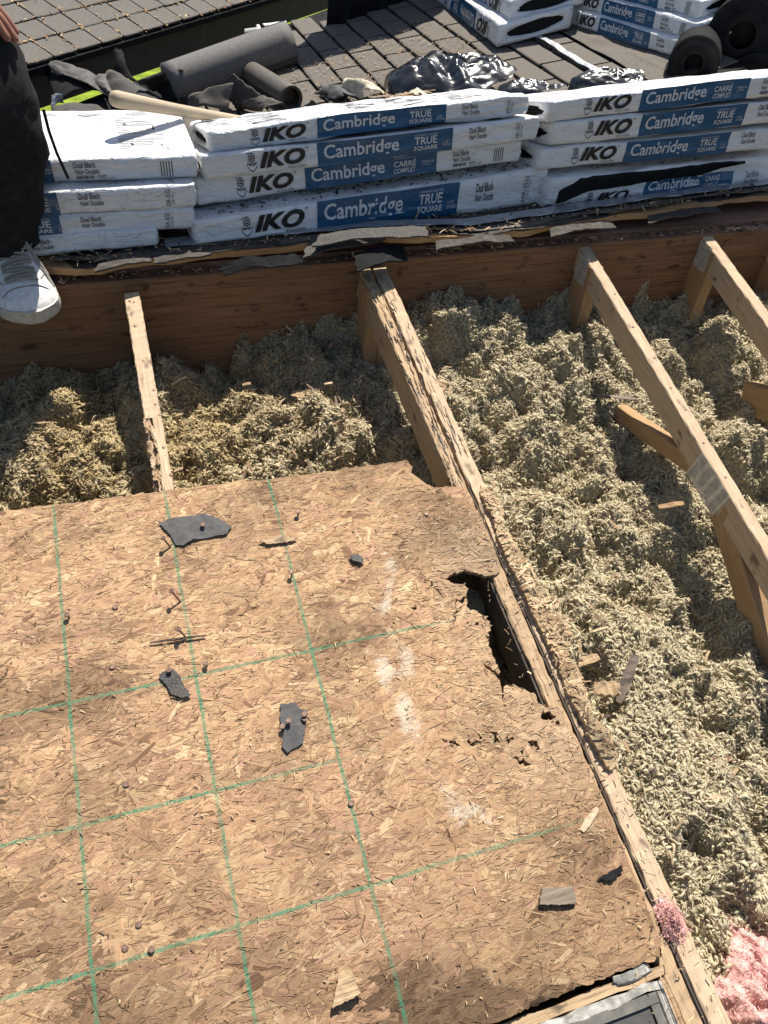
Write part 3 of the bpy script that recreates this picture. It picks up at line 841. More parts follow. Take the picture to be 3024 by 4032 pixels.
# ------------------------------------------------------------------ blown wool insulation
def cells(x, y, s):
    """rounded bumps, one per jittered cell"""
    x = np.asarray(x, float) + .7 * vnoise(np.asarray(x) * .7, np.asarray(y) * .7, s + 50); y = np.asarray(y, float)
    ix = np.floor(x); iy = np.floor(y); best = np.full(np.broadcast(x, y).shape, 9.0)
    for dx in (-1, 0, 1):
        for dy in (-1, 0, 1):
            jx = _hash(ix + dx, iy + dy, s); jy = _hash(ix + dx, iy + dy, s + 1)
            best = np.minimum(best, (x - ix - dx - jx) ** 2 + (y - iy - dy - jy) ** 2)
    return np.sqrt(np.clip(1 - best / .72, 0, 1)) - .5
def bed(u, v):
    n = -0.205 - 0.035 * sstep(0.5, -0.1, u) + 0.060 * sstep(1.25, 0.95, u) * sstep(0.6, 0.1, v) + 0.035 * sstep(0.7, 1.05, u) * sstep(0.6, 0.95, v)
    n = n - 0.030 * sstep(1.0, 1.35, u)
    n = n + 0.085 * fbm(u * 3.1, v * 3.1, 81, 2) + 0.105 * fbm((u - .5 * v) * 9.5, (v + .5 * u) * 6.5, 83, 3) + 0.036 * vnoise(u * 24, v * 24, 85)
    n = n + 0.035 * np.exp(-(((u - 0.93) / .06) ** 2 + ((v - 0.86) / .06) ** 2)) + 0.045 * np.exp(-(((u - 1.33) / .09) ** 2 + ((v - 0.72) / .14) ** 2)) + 0.05 * np.exp(-(((u - 0.27) / .07) ** 2 + ((v - 0.87) / .06) ** 2))
    n = n + 0.040 * cells(u * 14.5, v * 13.5, 87) + 0.020 * cells(u * 38, v * 38, 88)
    n = n - 0.07 * np.exp(-(((u - 0.71) / .07) ** 2 + ((v - 0.40) / .09) ** 2)) - 0.05 * np.exp(-(((u - 0.15) / .05) ** 2 + ((v - 0.47) / .05) ** 2))
    n = n - 0.05 * np.exp(-(((u - 0.93) / .03) ** 2)) * sstep(-0.42, -0.5, v)
    return np.minimum(n, -0.085)
uu, vv = np.meshgrid(np.linspace(-0.4, 2.4, 520), np.linspace(-0.9, 1.0, 360), indexing='ij')
nn = bed(uu, vv) - 0.004 + 0.007 * fbm(uu * 90, vv * 90, 66, 2)
mkV = rfa(np.stack([uu, vv, nn], -1).reshape(-1, 3))
mkV[:, 1] = np.minimum(mkV[:, 1], 0.976)
wb = mk('insulation_bed', mkV, np.array(gridf(520, 360)), MATS['wool_base'], smooth=True)
tag(wb, 'bed of blown mineral wool between the trusses', 'insulation', kind='stuff')

def wool(n, box, seed, l0, l1, keep):
    """curled wisps: bent spindles of 11 vertices, all in one mesh"""
    r = np.random.default_rng(seed)
    u = r.uniform(box[0], box[1], n); v = r.uniform(box[2], box[3], n)
    ok = keep(u, v); u, v = u[ok], v[ok]; n = len(u)
    cl = vnoise(u * 48, v * 48, 91)                        # clumping
    h = bed(u, v) + 0.008 * cl + r.normal(0, 0.0030, n)
    L = np.exp(r.uniform(math.log(l0), math.log(l1), n)); R = L * r.uniform(0.09, 0.17, n)
    th = 2 * math.pi * 1.6 * fbm(u * 13, v * 13, 77, 2) + r.normal(0, 1.0, n); ph = r.normal(0.10, 0.50, n)
    d = np.stack([np.cos(th) * np.cos(ph), np.sin(th) * np.cos(ph), np.sin(ph)], -1)
    up = np.stack([r.normal(0, .45, n), r.normal(0, .45, n), np.ones(n)], -1)
    x = np.cross(d, up); x /= np.linalg.norm(x, axis=1)[:, None]; z = np.cross(x, d)
    c = np.stack([u, v, h], -1); bend = r.uniform(0.3, 0.9, n) * L
    sb = r.normal(0, 0.22, n) * L
    V = np.zeros((n, 11, 3)); k = 1
    def cen(t): return c + d * (L * t)[:, None] - z * (bend * (4 * t * t) * 0.6)[:, None] + x * (sb * (4 * t * t))[:, None]
    V[:, 0] = cen(np.full(n, -.5)); V[:, 10] = cen(np.full(n, .5))
    for i, (t, q) in enumerate(((-.28, .85), (.02, 1.0), (.3, .7))):
        cc = cen(np.full(n, t)); q = q * r.uniform(.75, 1.25, n)
        for j in range(3):
            a = j * math.pi * 2 / 3 + 0.4
            V[:, 1 + i * 3 + j] = cc + x * (R * q * math.cos(a))[:, None] + z * (R * q * math.sin(a))[:, None]
    f = []
    for j in range(3):
        a, b_ = 1 + j, 1 + (j + 1) % 3
        f.append((0, b_, a, a)); f.append((a, b_, b_ + 3, a + 3)); f.append((a + 3, b_ + 3, b_ + 6, a + 6)); f.append((a + 6, b_ + 6, 10, 10))
    tri = []
    for q in f:
        if q[2] == q[3]: tri.append(q[:3])
        else: tri += [(q[0], q[1], q[2]), (q[0], q[2], q[3])]
    F = (np.arange(n)[:, None, None] * 11 + np.array(tri)[None]).reshape(-1, 3)
    W = rfa(V.reshape(-1, 3)); 
    tone = fbm(u * 4, v * 4, 95, 3)
    yel = sstep(0.85, 0.35, u) * 0.75 + 0.25 * sstep(0.0, 0.5, tone)
    yel = np.clip(yel * (0.65 + 0.9 * (fbm(u * 9, v * 9, 97, 3) + 0.2)), 0, 1)[:, None]
    pale = np.array((.70, .61, .42)); tan = np.array((.61, .485, .27))
    col = (pale * (1 - yel) + tan * yel) * r.uniform(0.80, 1.12, (n, 1))
    dirt = (r.random(n) < 0.03)[:, None]
    col = np.where(dirt, col * 0.45, col)
    # fine fuzz standing off the wisps
    m = int(n * .95); k = r.integers(0, n, m)
    p0 = c[k] + r.normal(0, .0035, (m, 3)); fd = r.normal(0, 1, (m, 3)); fd[:, 2] = np.abs(fd[:, 2]) * .7; fd /= np.linalg.norm(fd, axis=1)[:, None]
    fl = r.uniform(.005, .015, m)[:, None]; sd = np.cross(fd, r.normal(0, 1, (m, 3))); sd /= np.linalg.norm(sd, axis=1)[:, None]
    fw = r.uniform(.0003, .0008, m)[:, None]
    cv = sd * fl * r.normal(0, .25, m)[:, None]
    Q = np.stack([p0 - sd * fw, p0 + sd * fw, p0 + fd * fl * .55 + cv - sd * fw * .8, p0 + fd * fl * .55 + cv + sd * fw * .8, p0 + fd * fl + cv * .3], 1)
    FT = (np.arange(m)[:, None, None] * 5 + np.array([(0, 1, 3), (0, 3, 2), (2, 3, 4)])[None]).reshape(-1, 3) + len(W)
    W = np.concatenate([W, rfa(Q.reshape(-1, 3))]); F = np.concatenate([F, FT])
    return W, F, np.concatenate([np.repeat(col, 11, 0), np.repeat(col[k] * 1.08, 5, 0)]), n

def keep_wool(u, v):
    hid = (u < 0.70) & (v < 0.33)
    hid |= (u < 0.80) & (u > 0.69) & (v < 0.20)
    return ~hid & (v < 1.0 + 0.2 * 0)
parts = [wool(38000, (-0.30, 0.86, 0.24, 0.985), 201, .010, .029, keep_wool),
         wool(84000, (0.80, 2.30, -0.85, 0.985), 202, .010, .029, lambda u, v: (u < 1.28 + 0.9 * (v + 0.75)) | (u < 1.2))]
off = 0; VV, FF, CC = [], [], []
for (W, F, c, n) in parts:
    VV.append(W); FF.append(F + off); CC.append(c); off += len(W)
w = mk('wool_wisps', np.concatenate(VV), np.concatenate(FF), MATS['wool'], smooth=True, col=np.concatenate(CC))
tag(w, 'greenish cream tufts of blown mineral wool filling the truss bays', 'insulation', kind='stuff')

# ================================================================== THE DECK BEYOND THE RIM BOARD
DECK_Z = 0.270
def deck_z(x): return DECK_Z + 0.012 * (x - 0.4)
EDGE = [(-0.9, 0.99), (0.0, 0.985), (0.13, 0.952), (0.33, 0.970), (0.80, 0.985), (1.08, 0.950), (1.49, 0.997), (2.12, 1.065), (3.0, 1.12)]
ex = np.array([p[0] for p in EDGE]); ey = np.array([p[1] for p in EDGE])
def edge_y(x): return np.interp(x, ex, ey)

def deck_strip(name, off0, off1, dz, thick, mat, seed, amp, lift=0.0, x0=-0.9, x1=3.0, nx=150, rag=0.004, parent=None, grain=True):
    xs = np.linspace(x0, x1, nx)
    a = edge_y(xs) + off0 + rag * 2 * fbm(xs * 9, xs * 0 + seed, seed)
    wave = amp * fbm(xs * 2.4, xs * 0, seed + 3, 3)
    V = []; G = []
    for i, x in enumerate(xs):
        b = edge_y(x) + off1
        zt = deck_z(x) + dz
        for j, t in enumerate((0, .08, .3, 1)):
            y = a[i] + (b - a[i]) * t
            z = zt + (wave[i] + lift) * (1 - t) ** 2
            V.append((x, y, z)); G.append((x, y))
        for j, t in enumerate((0, .08, .3, 1)):
            y = a[i] + (b - a[i]) * t
            z = zt + (wave[i] + lift) * (1 - t) ** 2 - thick
            V.append((x, y + .001 * math.sin(i), z)); G.append((x, y + .03))
    F = []
    for i in range(nx - 1):
        for k in range(8):
            p = [0, 1, 2, 3, 7, 6, 5, 4]
            q, r = p[k], p[(k + 1) % 8]
            F.append((i * 8 + q, (i + 1) * 8 + q, (i + 1) * 8 + r, i * 8 + r))
    F.append((0, 4, 5, 6, 7, 3, 2, 1)); e = (nx - 1) * 8; F.append(tuple(e + q for q in (0, 1, 2, 3, 7, 6, 5, 4)))
    return mk(name, V, F, MATS[mat], parent, grain=np.array(G))

tag(deck_strip('roof_deck', 0.012, 0.72, 0.0, 0.016, 'ply_edge', 3, 0.016, 0.002, rag=0.010), 'plywood deck edge running behind the rim board', kind='structure')
V, F = box8((1.05, 1.30, .1625), 3.9, .588, .165)
tag(mk('eave_blocking', V, F, MATS['rim_top'], grain=V[:, :2] * 1.0), 'dusty plywood ledge between the rim board and the lifted deck edge', kind='structure')
tag(deck_strip('felt_underlay', 0.016, 0.70, 0.006, 0.003, 'felt_dusty', 8, 0.016, 0.003, rag=0.014), 'black felt underlay on the deck edge, lifting in waves', 'roofing felt')
tag(deck_strip('drip_edge', 0.050, 0.088, 0.019, 0.002, 'flash_metal', 12, 0.006, 0.002, x0=0.30, rag=0.004), 'thin grey metal drip edge along the front of the bundle stacks', 'flashing')
tag(deck_strip('shingle_course', 0.022, 0.058, 0.0105, 0.003, 'granule_old', 18, 0.010, 0.004, x0=0.05, rag=0.010), 'strip of old granule shingle along the deck edge', 'shingle')

TORN = [('big torn grey shingle lying over the deck edge in front of the middle stack', [(652, 560), (800, 530), (905, 490), (668, 512)], 0.018, .012),
        ('narrow torn shingle with an upturned lip under the blue lettering', [(672, 530), (925, 515), (918, 492), (690, 508)], 0.034, .010),
        ('black curled felt flap hanging over the rim board left of the double truss', [(480, 592), (655, 566), (640, 545), (470, 570)], 0.010, .010),
        ('black felt flap hanging over the rim board above the double truss', [(770, 588), (880, 560), (872, 530), (765, 548)], 0.008, .008),
        ('small torn felt tongue right of the double truss', [(800, 575), (830, 565), (825, 545), (795, 552)], 0.004, .004)]
TORN += [('dusty torn felt tongue at the deck edge left of the middle stack', [(330, 566), (455, 552), (445, 535), (335, 545)], .016, .004),
         ('old shingle strip end sticking out below the gap between left and middle stacks', [(205, 585), (330, 562), (325, 545), (215, 560)], .014, .004),
         ('torn felt lip at the deck edge below the torn bundle', [(1190, 508), (1330, 492), (1320, 478), (1190, 492)], .016, .005),
         ('ragged shingle sliver on the deck edge at the right', [(1400, 480), (1560, 455), (1550, 445), (1400, 465)], .018, .004),
         ('thin torn shingle lip right of the big grey one', [(940, 538), (1110, 520), (1100, 508), (940, 522)], .016, .004)]
for k, (lab, px, dz, bend) in enumerate(TORN):
    c = [on_z(x, y, DECK_Z + dz - (0.016 if (i < 2 and k in (0, 2, 3, 4)) else 0)) for i, (x, y) in enumerate(px)]
    V, F = sheet(c, 34, 12, bend, 0.004, 0.004, 0.004, 60 + k)
    tag(mk('torn_shingle', V, F, MATS['granule' if k < 2 else 'felt_dusty' if k > 4 else 'felt_black'], smooth=False), lab, 'shingle')

# ------------------------------------------------------------------ printed lettering helper
GLYPH = {}
def glyphs(s, shear=0.0, off=0.0):
    key = (s, shear, off)
    if key not in GLYPH:
        cu = bpy.data.curves.new('tmp_text', 'FONT'); cu.body = s; cu.size = 1.0; cu.shear = shear; cu.offset = off; cu.resolution_u = 3
        o = bpy.data.objects.new('tmp_text', cu); COL.objects.link(o)
        dg = bpy.context.evaluated_depsgraph_get(); dg.update()
        me = bpy.data.meshes.new_from_object(o.evaluated_get(dg))
        V = np.array([v.co[:2] for v in me.vertices]); F = [tuple(p.vertices) for p in me.polygons]
        bpy.data.objects.remove(o); bpy.data.curves.remove(cu); bpy.data.meshes.remove(me)
        V = (V - V.min(0)) / (V.max(0) - V.min(0))
        GLYPH[key] = (V, F)
    return GLYPH[key]

def strip_poly2(pts, w):
    """polyline -> thin ribbon (2-D)"""
    P = np.array(pts, float); V = []; F = []
    for i in range(len(P)):
        t = P[min(i + 1, len(P) - 1)] - P[max(i - 1, 0)]; t = t / (np.linalg.norm(t) + 1e-9); n = np.array([-t[1], t[0]]) * w / 2
        V += [P[i] + n, P[i] - n]
    for i in range(len(P) - 1): F.append((2 * i, 2 * i + 1, 2 * i + 3, 2 * i + 2))
    return np.array(V), F

class Bundle:
    def __init__(s, P0, P1, D, hL, hR, drop=0.0, seed=1, wr=0.0026, crease=0.0024, sag=0.0, mat='wrap_white', ends=(1, 1), flip=False, dec=True):
        s.P0 = np.array(P0, float); s.P1 = np.array(P1, float); s.D = D; s.hL = hL; s.hR = hR; s.drop = drop; s.seed = seed
        s.wr = wr; s.cr = crease; s.sag = sag; s.mat = mat; s.ends = ends; s.flip = flip
        d = s.P1 - s.P0; s.L = np.linalg.norm(d); s.d = d / s.L
        y = np.array([-s.d[1], s.d[0], 0]); s.y = y / np.linalg.norm(y)
        s.z = np.cross(s.d, s.y)
    def wrinkle(s, S, W):
        a = s.wr * 2 * fbm(S * 9, W * 26, s.seed, 3)
        if s.cr: a = a - s.cr * np.abs(vnoise(S * 3.5 + W * 14, W * 55 - S * 5, s.seed + 4)) * 2 + s.cr * 0.5
        return a
    def pos(s, S, Y, Zt, ny, nz, W, out=0.0):
        S, Y, Zt, W = [np.asarray(q, float) for q in (S, Y, Zt, W)]
        h = s.hL + (s.hR - s.hL) * S / s.L
        sg = s.sag * np.sin(np.pi * np.clip(S / s.L, 0, 1)) + 0.008 * fbm(S * 2.6, S * 0 + s.seed, s.seed + 7)
        bul = s.wrinkle(S, W) + out
        y = Y + ny * bul; z = Zt * h + nz * bul + sg - s.drop * Y / s.D
        return s.P0 + S[..., None] * s.d + y[..., None] * s.y + z[..., None] * s.z
    def section(s):
        """list of (y, z(0..1), ny, nz, w)"""
        D = s.D; h = (s.hL + s.hR) / 2; r = min(0.008, h * .18); rz = r / h
        P = []
        for t in np.linspace(rz, 1 - rz, 11): P.append((0, t, -1, 0, t * h))
        for a in (30, 60): P.append((r - r * math.cos(math.radians(a)), 1 - rz + rz * math.sin(math.radians(a)), -math.cos(math.radians(a)), math.sin(math.radians(a)), h + r * a / 90 * .5))
        for t in np.linspace(r, D - r, 12): P.append((t, 1, 0, 1, h + t))
        for a in (30, 60): P.append((D - r + r * math.sin(math.radians(a)), 1 - rz + rz * math.cos(math.radians(a)), math.sin(math.radians(a)), math.cos(math.radians(a)), h + D + r * a / 90))
        for t in np.linspace(1 - rz, rz, 4): P.append((D, t, 1, 0, 2 * h + D - t * h))
        P.append((D - r * .3, rz * .3, .7, -.7, 2 * h + D))
        for t in np.linspace(D - r, r, 5): P.append((t, 0, 0, -1, 2 * h + D + (D - t)))
        P.append((r * .3, rz * .3, -.7, -.7, 0.0))
        return np.array(P)
    def build(s, label, cat='shingle bundle', group='wrapped shingle bundles stacked on the roof'):
        root = tag(empty('shingle_bundle', (s.P0 + s.P1) / 2 + s.y * s.D / 2), label, cat, group)
        s.root = root
        sec = s.section(); m = len(sec); n = 150
        V = []; F = []
        r = np.random.default_rng(s.seed)
        for i in range(n):
            S = np.full(m, s.L * i / (n - 1))
            V.append(s.pos(S, sec[:, 0], sec[:, 1], sec[:, 2], sec[:, 3], sec[:, 4]))
        for i in range(n - 1):
            for k in range(m):
                a, b = i * m + k, i * m + (k + 1) % m
                F.append((a, a + m, b + m, b))
        cnt = n * m
        for e in (0, 1):                                     # plastic gathered over each end, leaving a ragged oval opening
            base = 0 if e == 0 else (n - 1) * m; sg = -1 if e == 0 else 1
            S0 = 0 if e == 0 else s.L
            prev = base
            for ring, (q, ds) in enumerate(((.10, .006), (.5, .010), (1.0, .009), (1.04, -.012))):
                yc, zc = s.D / 2, .5
                ay = np.arctan2((sec[:, 1] - zc) * 2, (sec[:, 0] - yc) / s.D * 2)
                rag = 1 + 0.16 * fbm(ay * 2.2, ay * 0 + s.seed + e, s.seed + 3)
                if ring == 3: rag = rag * 0.99
                oy = yc + np.cos(ay) * s.D * .40 * rag; oz = zc + np.sin(ay) * .30 * rag
                qq = min(q, 1.0)
                Y = sec[:, 0] * (1 - qq) + oy * qq; Zt = sec[:, 1] * (1 - qq) + oz * qq
                V.append(s.pos(np.full(m, S0 + sg * ds), Y, Zt, sec[:, 2] * 0, sec[:, 3] * 0, sec[:, 4]) + s.d * sg * (0.003 * fbm(ay * 3, ay * 0 + ring, s.seed + 5))[:, None])
                for k in range(m):
                    a, b = prev + k, prev + (k + 1) % m; c, d = cnt + k, cnt + (k + 1) % m
                    F.append((a, b, d, c) if e == 0 else (a, c, d, b))
                prev = cnt; cnt += m
        mk('wrapper', np.concatenate(V), F, MATS[s.mat], root, smooth=True)
        b = B()                                              # the dark shingles inside
        nl = 8
        for j in range(nl):
            a0, a1 = .10 + .8 * j / nl, .10 + .8 * (j + .86) / nl
            o0, o1 = r.uniform(-.004, .004, 2)
            q = []
            for S in (0.004 + o0, s.L - 0.004 + o1):
                for Y in (.012 + o1, s.D - .012):
                    for Zt in (a0, a1): q.append(s.pos(np.array([S]), np.array([Y]), np.array([Zt]), 0, 0, np.array([0.0]))[0])
            b.add(np.array(q), [(0, 1, 3, 2), (4, 6, 7, 5), (0, 4, 5, 1), (2, 3, 7, 6), (0, 2, 6, 4), (1, 5, 7, 3)])
        tag(b.build('shingle_stack', MATS['shingle_core'], root), kind='stuff')
        return root
    # ---- print on the long front face (fractions of length / height) or on top
    def put(s, lst, V2, F, s0, s1, z0, z1, out=0.0020, top=False):
        V2 = np.asarray(V2, float)
        S = (s0 + (s1 - s0) * V2[:, 0]); Zt = z0 + (z1 - z0) * V2[:, 1]
        if s.flip: S = 1 - S; Zt = 1 - Zt
        if top:
            Y = Zt * s.D; h = (s.hL + s.hR) / 2
            P = s.pos(S * s.L, Y, np.ones(len(S)), 0 * S, 0 * S + 1, h + Y, out)
        else:
            h = (s.hL + s.hR) / 2
            P = s.pos(S * s.L, 0 * S, Zt, 0 * S - 1, 0 * S, Zt * h, out)
        lst.append((P, F))
    def text(s, lst, t, s0, s1, z0, z1, shear=0.0, off=0.0, out=0.0026, rot=False, top=False):
        V, F = glyphs(t, shear, off)
        if rot: V = np.stack([1 - V[:, 1], V[:, 0]], -1)
        s.put(lst, V, F, s0, s1, z0, z1, out, top)
    def rect(s, lst, s0, s1, z0, z1, out=0.0010, nx=1, nz=1, top=False):
        gx, gz = np.meshgrid(np.linspace(0, 1, nx + 1), np.linspace(0, 1, nz + 1), indexing='ij')
        s.put(lst, np.stack([gx, gz], -1).reshape(-1, 2), gridf(nx + 1, nz + 1), s0, s1, z0, z1, out, top)
    def flush(s, lst, name, mat):
        if not lst: return
        b = B()
        for P, F in lst: b.add(P, F)
        tag(b.build(name, MATS[mat], s.root), kind='stuff')

def emblem(bd, lst, s0, s1, z0, z1):
    """helmeted shield badge, drawn in thin lines"""
    w = .045
    shield = [(.08, .46), (.30, .40), (.5, .50), (.70, .40), (.92, .46), (.90, .26), (.72, .10), (.5, .0), (.28, .10), (.10, .26), (.08, .46)]
    helm = [(.28, .52), (.24, .72), (.30, .90), (.5, 1.0), (.70, .90), (.76, .72), (.72, .52)]
    for L in (shield, helm, [(.24, .74), (.5, .66), (.76, .74)], [(.27, .62), (.5, .56), (.73, .62)], [(.5, .66), (.5, .96)], [(.2, .86), (.12, .97), (.3, .98)], [(.2, .40), (.35, .33), (.5, .40), (.65, .33), (.8, .40)], [(.3, .82), (.7, .82)]):
        V, F = strip_poly2(L, w); bd.put(lst, V, F, s0, s1, z0, z1, 0.0020)

def print_front(bd, kind='A', zlo=.12, zhi=.89, k=1.0, blue=(.31, .72), parts='ERBCDS', off=0.0):
    blk, wht, blu = [], [], []
    H = zhi - zlo
    Z = lambda t: zlo + H * t
    X = lambda t: off + t
    if 'B' in parts: bd.rect(blu, X(blue[0]), X(blue[1]), .02, .985, 0.0010, 60, 10)
    if 'E' in parts: emblem(bd, blk, X(.108), X(.140), Z(.0), Z(1.0))
    if 'R' in parts:
        V, F = glyphs('IKO', .28, .045); bd.put(blk, V, F, X(.143), X(.275), Z(.14), Z(.98), 0.0026)
        bd.text(blk, 'IKO.COM', X(.225), X(.275), Z(-.04), Z(.08))
        bd.text(blk, '®', X(.277), X(.286), Z(.88), Z(.99))
    if 'C' in parts:
        bd.text(wht, 'Cambridge', X(blue[0] + .018), X(blue[0] + .243), Z(.02), Z(.98), 0, .018)
        if kind == 'A':
            bd.text(wht, '3 BUNDLES EQUALS', X(blue[0] + .288), X(blue[0] + .362), Z(.88), Z(.98))
            bd.text(wht, 'TRUE', X(blue[0] + .290), X(blue[0] + .360), Z(.42), Z(.84), 0, .02)
            bd.text(wht, 'SQUARE', X(blue[0] + .288), X(blue[0] + .362), Z(.06), Z(.34), 0, .02)
            bd.text(wht, '5-7/8"', X(blue[0] + .378), X(blue[0] + .398), Z(.34), Z(.46)); bd.text(wht, 'EXPOSURE', X(blue[0] + .378), X(blue[0] + .404), Z(.18), Z(.30))
        else:
            bd.text(wht, 'CARRÉ', X(blue[0] + .272), X(blue[0] + .342), Z(.44), Z(.88), 0, .02)
            bd.text(wht, 'COMPLET', X(blue[0] + .272), X(blue[0] + .342), Z(.06), Z(.36), 0, .02)
            bd.text(wht, '3 PAQUETS', X(blue[0] + .272), X(blue[0] + .342), Z(.92), Z(.99))
            bd.text(wht, 'PUREAU DE', X(blue[0] + .362), X(blue[0] + .400), Z(.54), Z(.66)); bd.text(wht, '5-7/8 PO', X(blue[0] + .362), X(blue[0] + .390), Z(.36), Z(.48))
    if 'D' in parts:
        bd.text(blk, 'Dual Black', X(blue[1] + .052), X(blue[1] + .106), Z(.66), Z(.98), 0, .008)
        bd.text(blk, 'Noir Double', X(blue[1] + .054), X(blue[1] + .112), Z(.30), Z(.58), 0, .008)
        if kind == 'B':
            rr = random.Random(5); x = X(blue[1] + .054)
            while x < X(blue[1] + .098):
                q = rr.choice((.0007, .0012, .0018)); bd.rect(blk, x, x + q, Z(.02), Z(.22), 0.0014); x += q + rr.choice((.0008, .0014))
            bd.text(blk, '6334', X(blue[1] + .106), X(blue[1] + .128), Z(.12), Z(.24), 0, .01); bd.text(blk, 'Made in USA', X(blue[1] + .110), X(blue[1] + .150), Z(.0), Z(.1))
    if 'S' in parts:
        if kind == 'A': bd.text(blk, 'ESR-3532', X(.928), X(.940), Z(.05), Z(.95), rot=True); bd.text(blk, 'PLANT ONLY', X(.944), X(.950), Z(.1), Z(.8), rot=True)
        else:
            for q in range(5): bd.rect(blk, X(.912 + .007 * q), X(.9142 + .007 * q), Z(.0), Z(.9), 0.0012, 1, 4)
    bd.flush(blu, 'blue_panel', 'print_blue'); bd.flush(blk, 'black_print', 'print_black'); bd.flush(wht, 'white_print', 'print_white')

def print_top(bd, seed, a=.02, b=.98):
    g = []; r = random.Random(seed); x = a
    while x < b - .06:
        kind = r.random(); w = r.uniform(.08, .16)
        if kind < .65:
            z = .15
            while z < .80:
                bd.rect(g, x, x + w * r.uniform(.6, .95), z, z + .012, 0.0008, 6, 1, True); z += .035
        if True:
            c = x + w * .5; V = np.array([(0, .5), (.35, 0), (1, .5), (.65, 1)]); bd.put(g, V, [(0, 1, 2, 3)], c - .035, c + .035, .84, .95, .0009, True)
        x += w + .02
    bd.flush(g, 'grey_print', 'print_grey')

BUND = {}
def bundle(key, label, P0, P1, D, hL, hR, kind=None, **k):
    pk = k.pop('pk', {})
    bd = Bundle(P0, P1, D, hL, hR, seed=len(BUND) * 13 + 5, **k); bd.build(label)
    if kind: print_front(bd, kind, **pk)
    BUND[key] = bd
    return bd

# middle stack (bottom to top)
bundle('M4', 'lowest bundle of the middle stack, sagging, its top dusted with dark granules', (.378, 1.020, .283), (1.345, 1.118, .290), .33, .056, .104, 'A', drop=.02, crease=.004, mat='wrap_dirty')
bundle('M3', 'bundle second from the bottom of the middle stack, reading carré complet', (.393, 1.080, .353), (1.250, 1.120, .413), .32, .060, .050, 'B', drop=.05, crease=.003, mat='wrap_white')
bundle('M2', 'bundle just below the top of the middle stack, reading true square', (.418, 1.060, .419), (1.277, 1.100, .471), .32, .056, .055, 'A', drop=.080)
bundle('M1', 'top bundle of the middle stack, its film loose and wrinkled over the lettering', (.438, 1.085, .474), (1.245, 1.118, .524), .32, .046, .046, 'A', drop=.080, crease=.010, wr=.002)
print_top(BUND['M4'], 4); print_top(BUND['M1'], 7)
# right stack
bundle('R4', 'lowest bundle of the right stack, torn open along its front', (1.345, 1.085, .283), (2.160, 1.150, .300), .33, .085, .085, None, drop=.03, crease=.008, mat='wrap_white')
bundle('R3', 'bundle second from the bottom of the right stack, reading true square', (1.306, 1.100, .394), (2.160, 1.130, .410), .32, .054, .062, 'A', drop=.05)
bundle('R2', 'bundle just below the top of the right stack', (1.333, 1.100, .451), (2.180, 1.130, .494), .32, .058, .062, 'A', drop=.080)
bundle('R1', 'top bundle of the right stack, reading carré complet', (1.312, 1.100, .513), (2.160, 1.130, .566), .32, .052, .055, 'B', drop=.088)
# left stack, running out of the frame behind the standing leg
bundle('L4', 'short lowest bundle of the left stack behind the shoe', (-.50, 1.035, .270), (.278, 1.020, .284), .30, .046, .044, 'A', crease=.004, pk=dict(parts='D', blue=(.20, .60)), mat='wrap_dirty')
bundle('L3', 'bundle second from the bottom of the left stack', (-.47, 1.035, .318), (.368, 1.030, .318), .30, .048, .048, 'A', pk=dict(blue=(.27, .655)))
bundle('L2', 'bundle just below the top of the left stack, dusted with granules', (-.47, 1.030, .364), (.376, 1.030, .369), .31, .052, .054, 'A', pk=dict(blue=(.27, .655)), mat='wrap_dirty')
bundle('L1', 'top bundle of the left stack, lying under the tool handle', (-.47, 1.060, .425), (.390, 1.060, .428), .32, .050, .049, 'B', pk=dict(blue=(.26, .645)))
print_top(BUND['L1'], 9, .45, .97)

# torn front of the lowest right bundle: layered black shingles bulging out, print pushed down
bd = BUND['R4']
blk, wht, blu, grn = [], [], [], []
bd.rect(blu, .40, .80, .06, .62, .0009, 30, 4)
print_lo = dict(zlo=.10, zhi=.44)
V, F = glyphs('IKO', .28, .045); bd.put(blk, V, F, .20, .335, .06, .40, .0016)
emblem(bd, blk, .155, .190, .02, .44)
bd.text(wht, 'Cambridge', .415, .640, .14, .58, 0, .018); bd.text(wht, 'CARRÉ', .665, .735, .36, .56, 0, .02); bd.text(wht, 'COMPLET', .665, .735, .16, .30, 0, .02)
bd.text(blk, 'Dual Black', .86, .92, .36, .56); bd.text(blk, 'Noir Double', .86, .925, .12, .30)
bd.flush(blu, 'blue_panel', 'print_blue'); bd.flush(blk, 'black_print', 'print_black'); bd.flush(wht, 'white_print', 'print_white')
nS, nZ = 70, 16
Vt = []
for i in range(nS):
    t = i / (nS - 1); S = .03 + .80 * t
    lo = .46 + .14 * min(1, t * 1.6) - .30 * max(0, .16 - t) / .16 + .05 * float(fbm(t * 16, 0.3, 7)); hi = .96 + .03 * float(fbm(t * 12, 4.3, 8)) - .35 * max(0, .10 - t) / .10
    if t > .75: lo = lo + (hi - lo) * (t - .75) / .25 * .95
    for j in range(nZ):
        q = j / (nZ - 1)
        o = 0.004 + 0.0035 * ((j % 2) * 1.0) + 0.004 * math.sin(math.pi * q) + 0.002 * float(vnoise(t * 30, j * 1.7, 3))
        if j in (0, nZ - 1) or i in (0, nS - 1): o = -0.002
        Vt.append(bd.pos(np.array([S * bd.L]), np.array([0.0]), np.array([lo + (hi - lo) * q]), -1, 0, np.array([0.02]), o)[0])
mk('exposed_shingles', np.array(Vt), gridf(nS, nZ), MATS['shingle_core'], bd.root)

def A_(x, y): return ((1100 + x / 1.3825) / 1.8228, (80 + y / 1.3825) / 1.8228)     # enlargements of the photograph -> view
def L_(x, y): return (x / 1.3825 / 1.8228, y / 1.3825 / 1.8228)
def R_(x, y): return ((1900 + x / 1.476) / 1.8228, y / 1.476 / 1.8228)

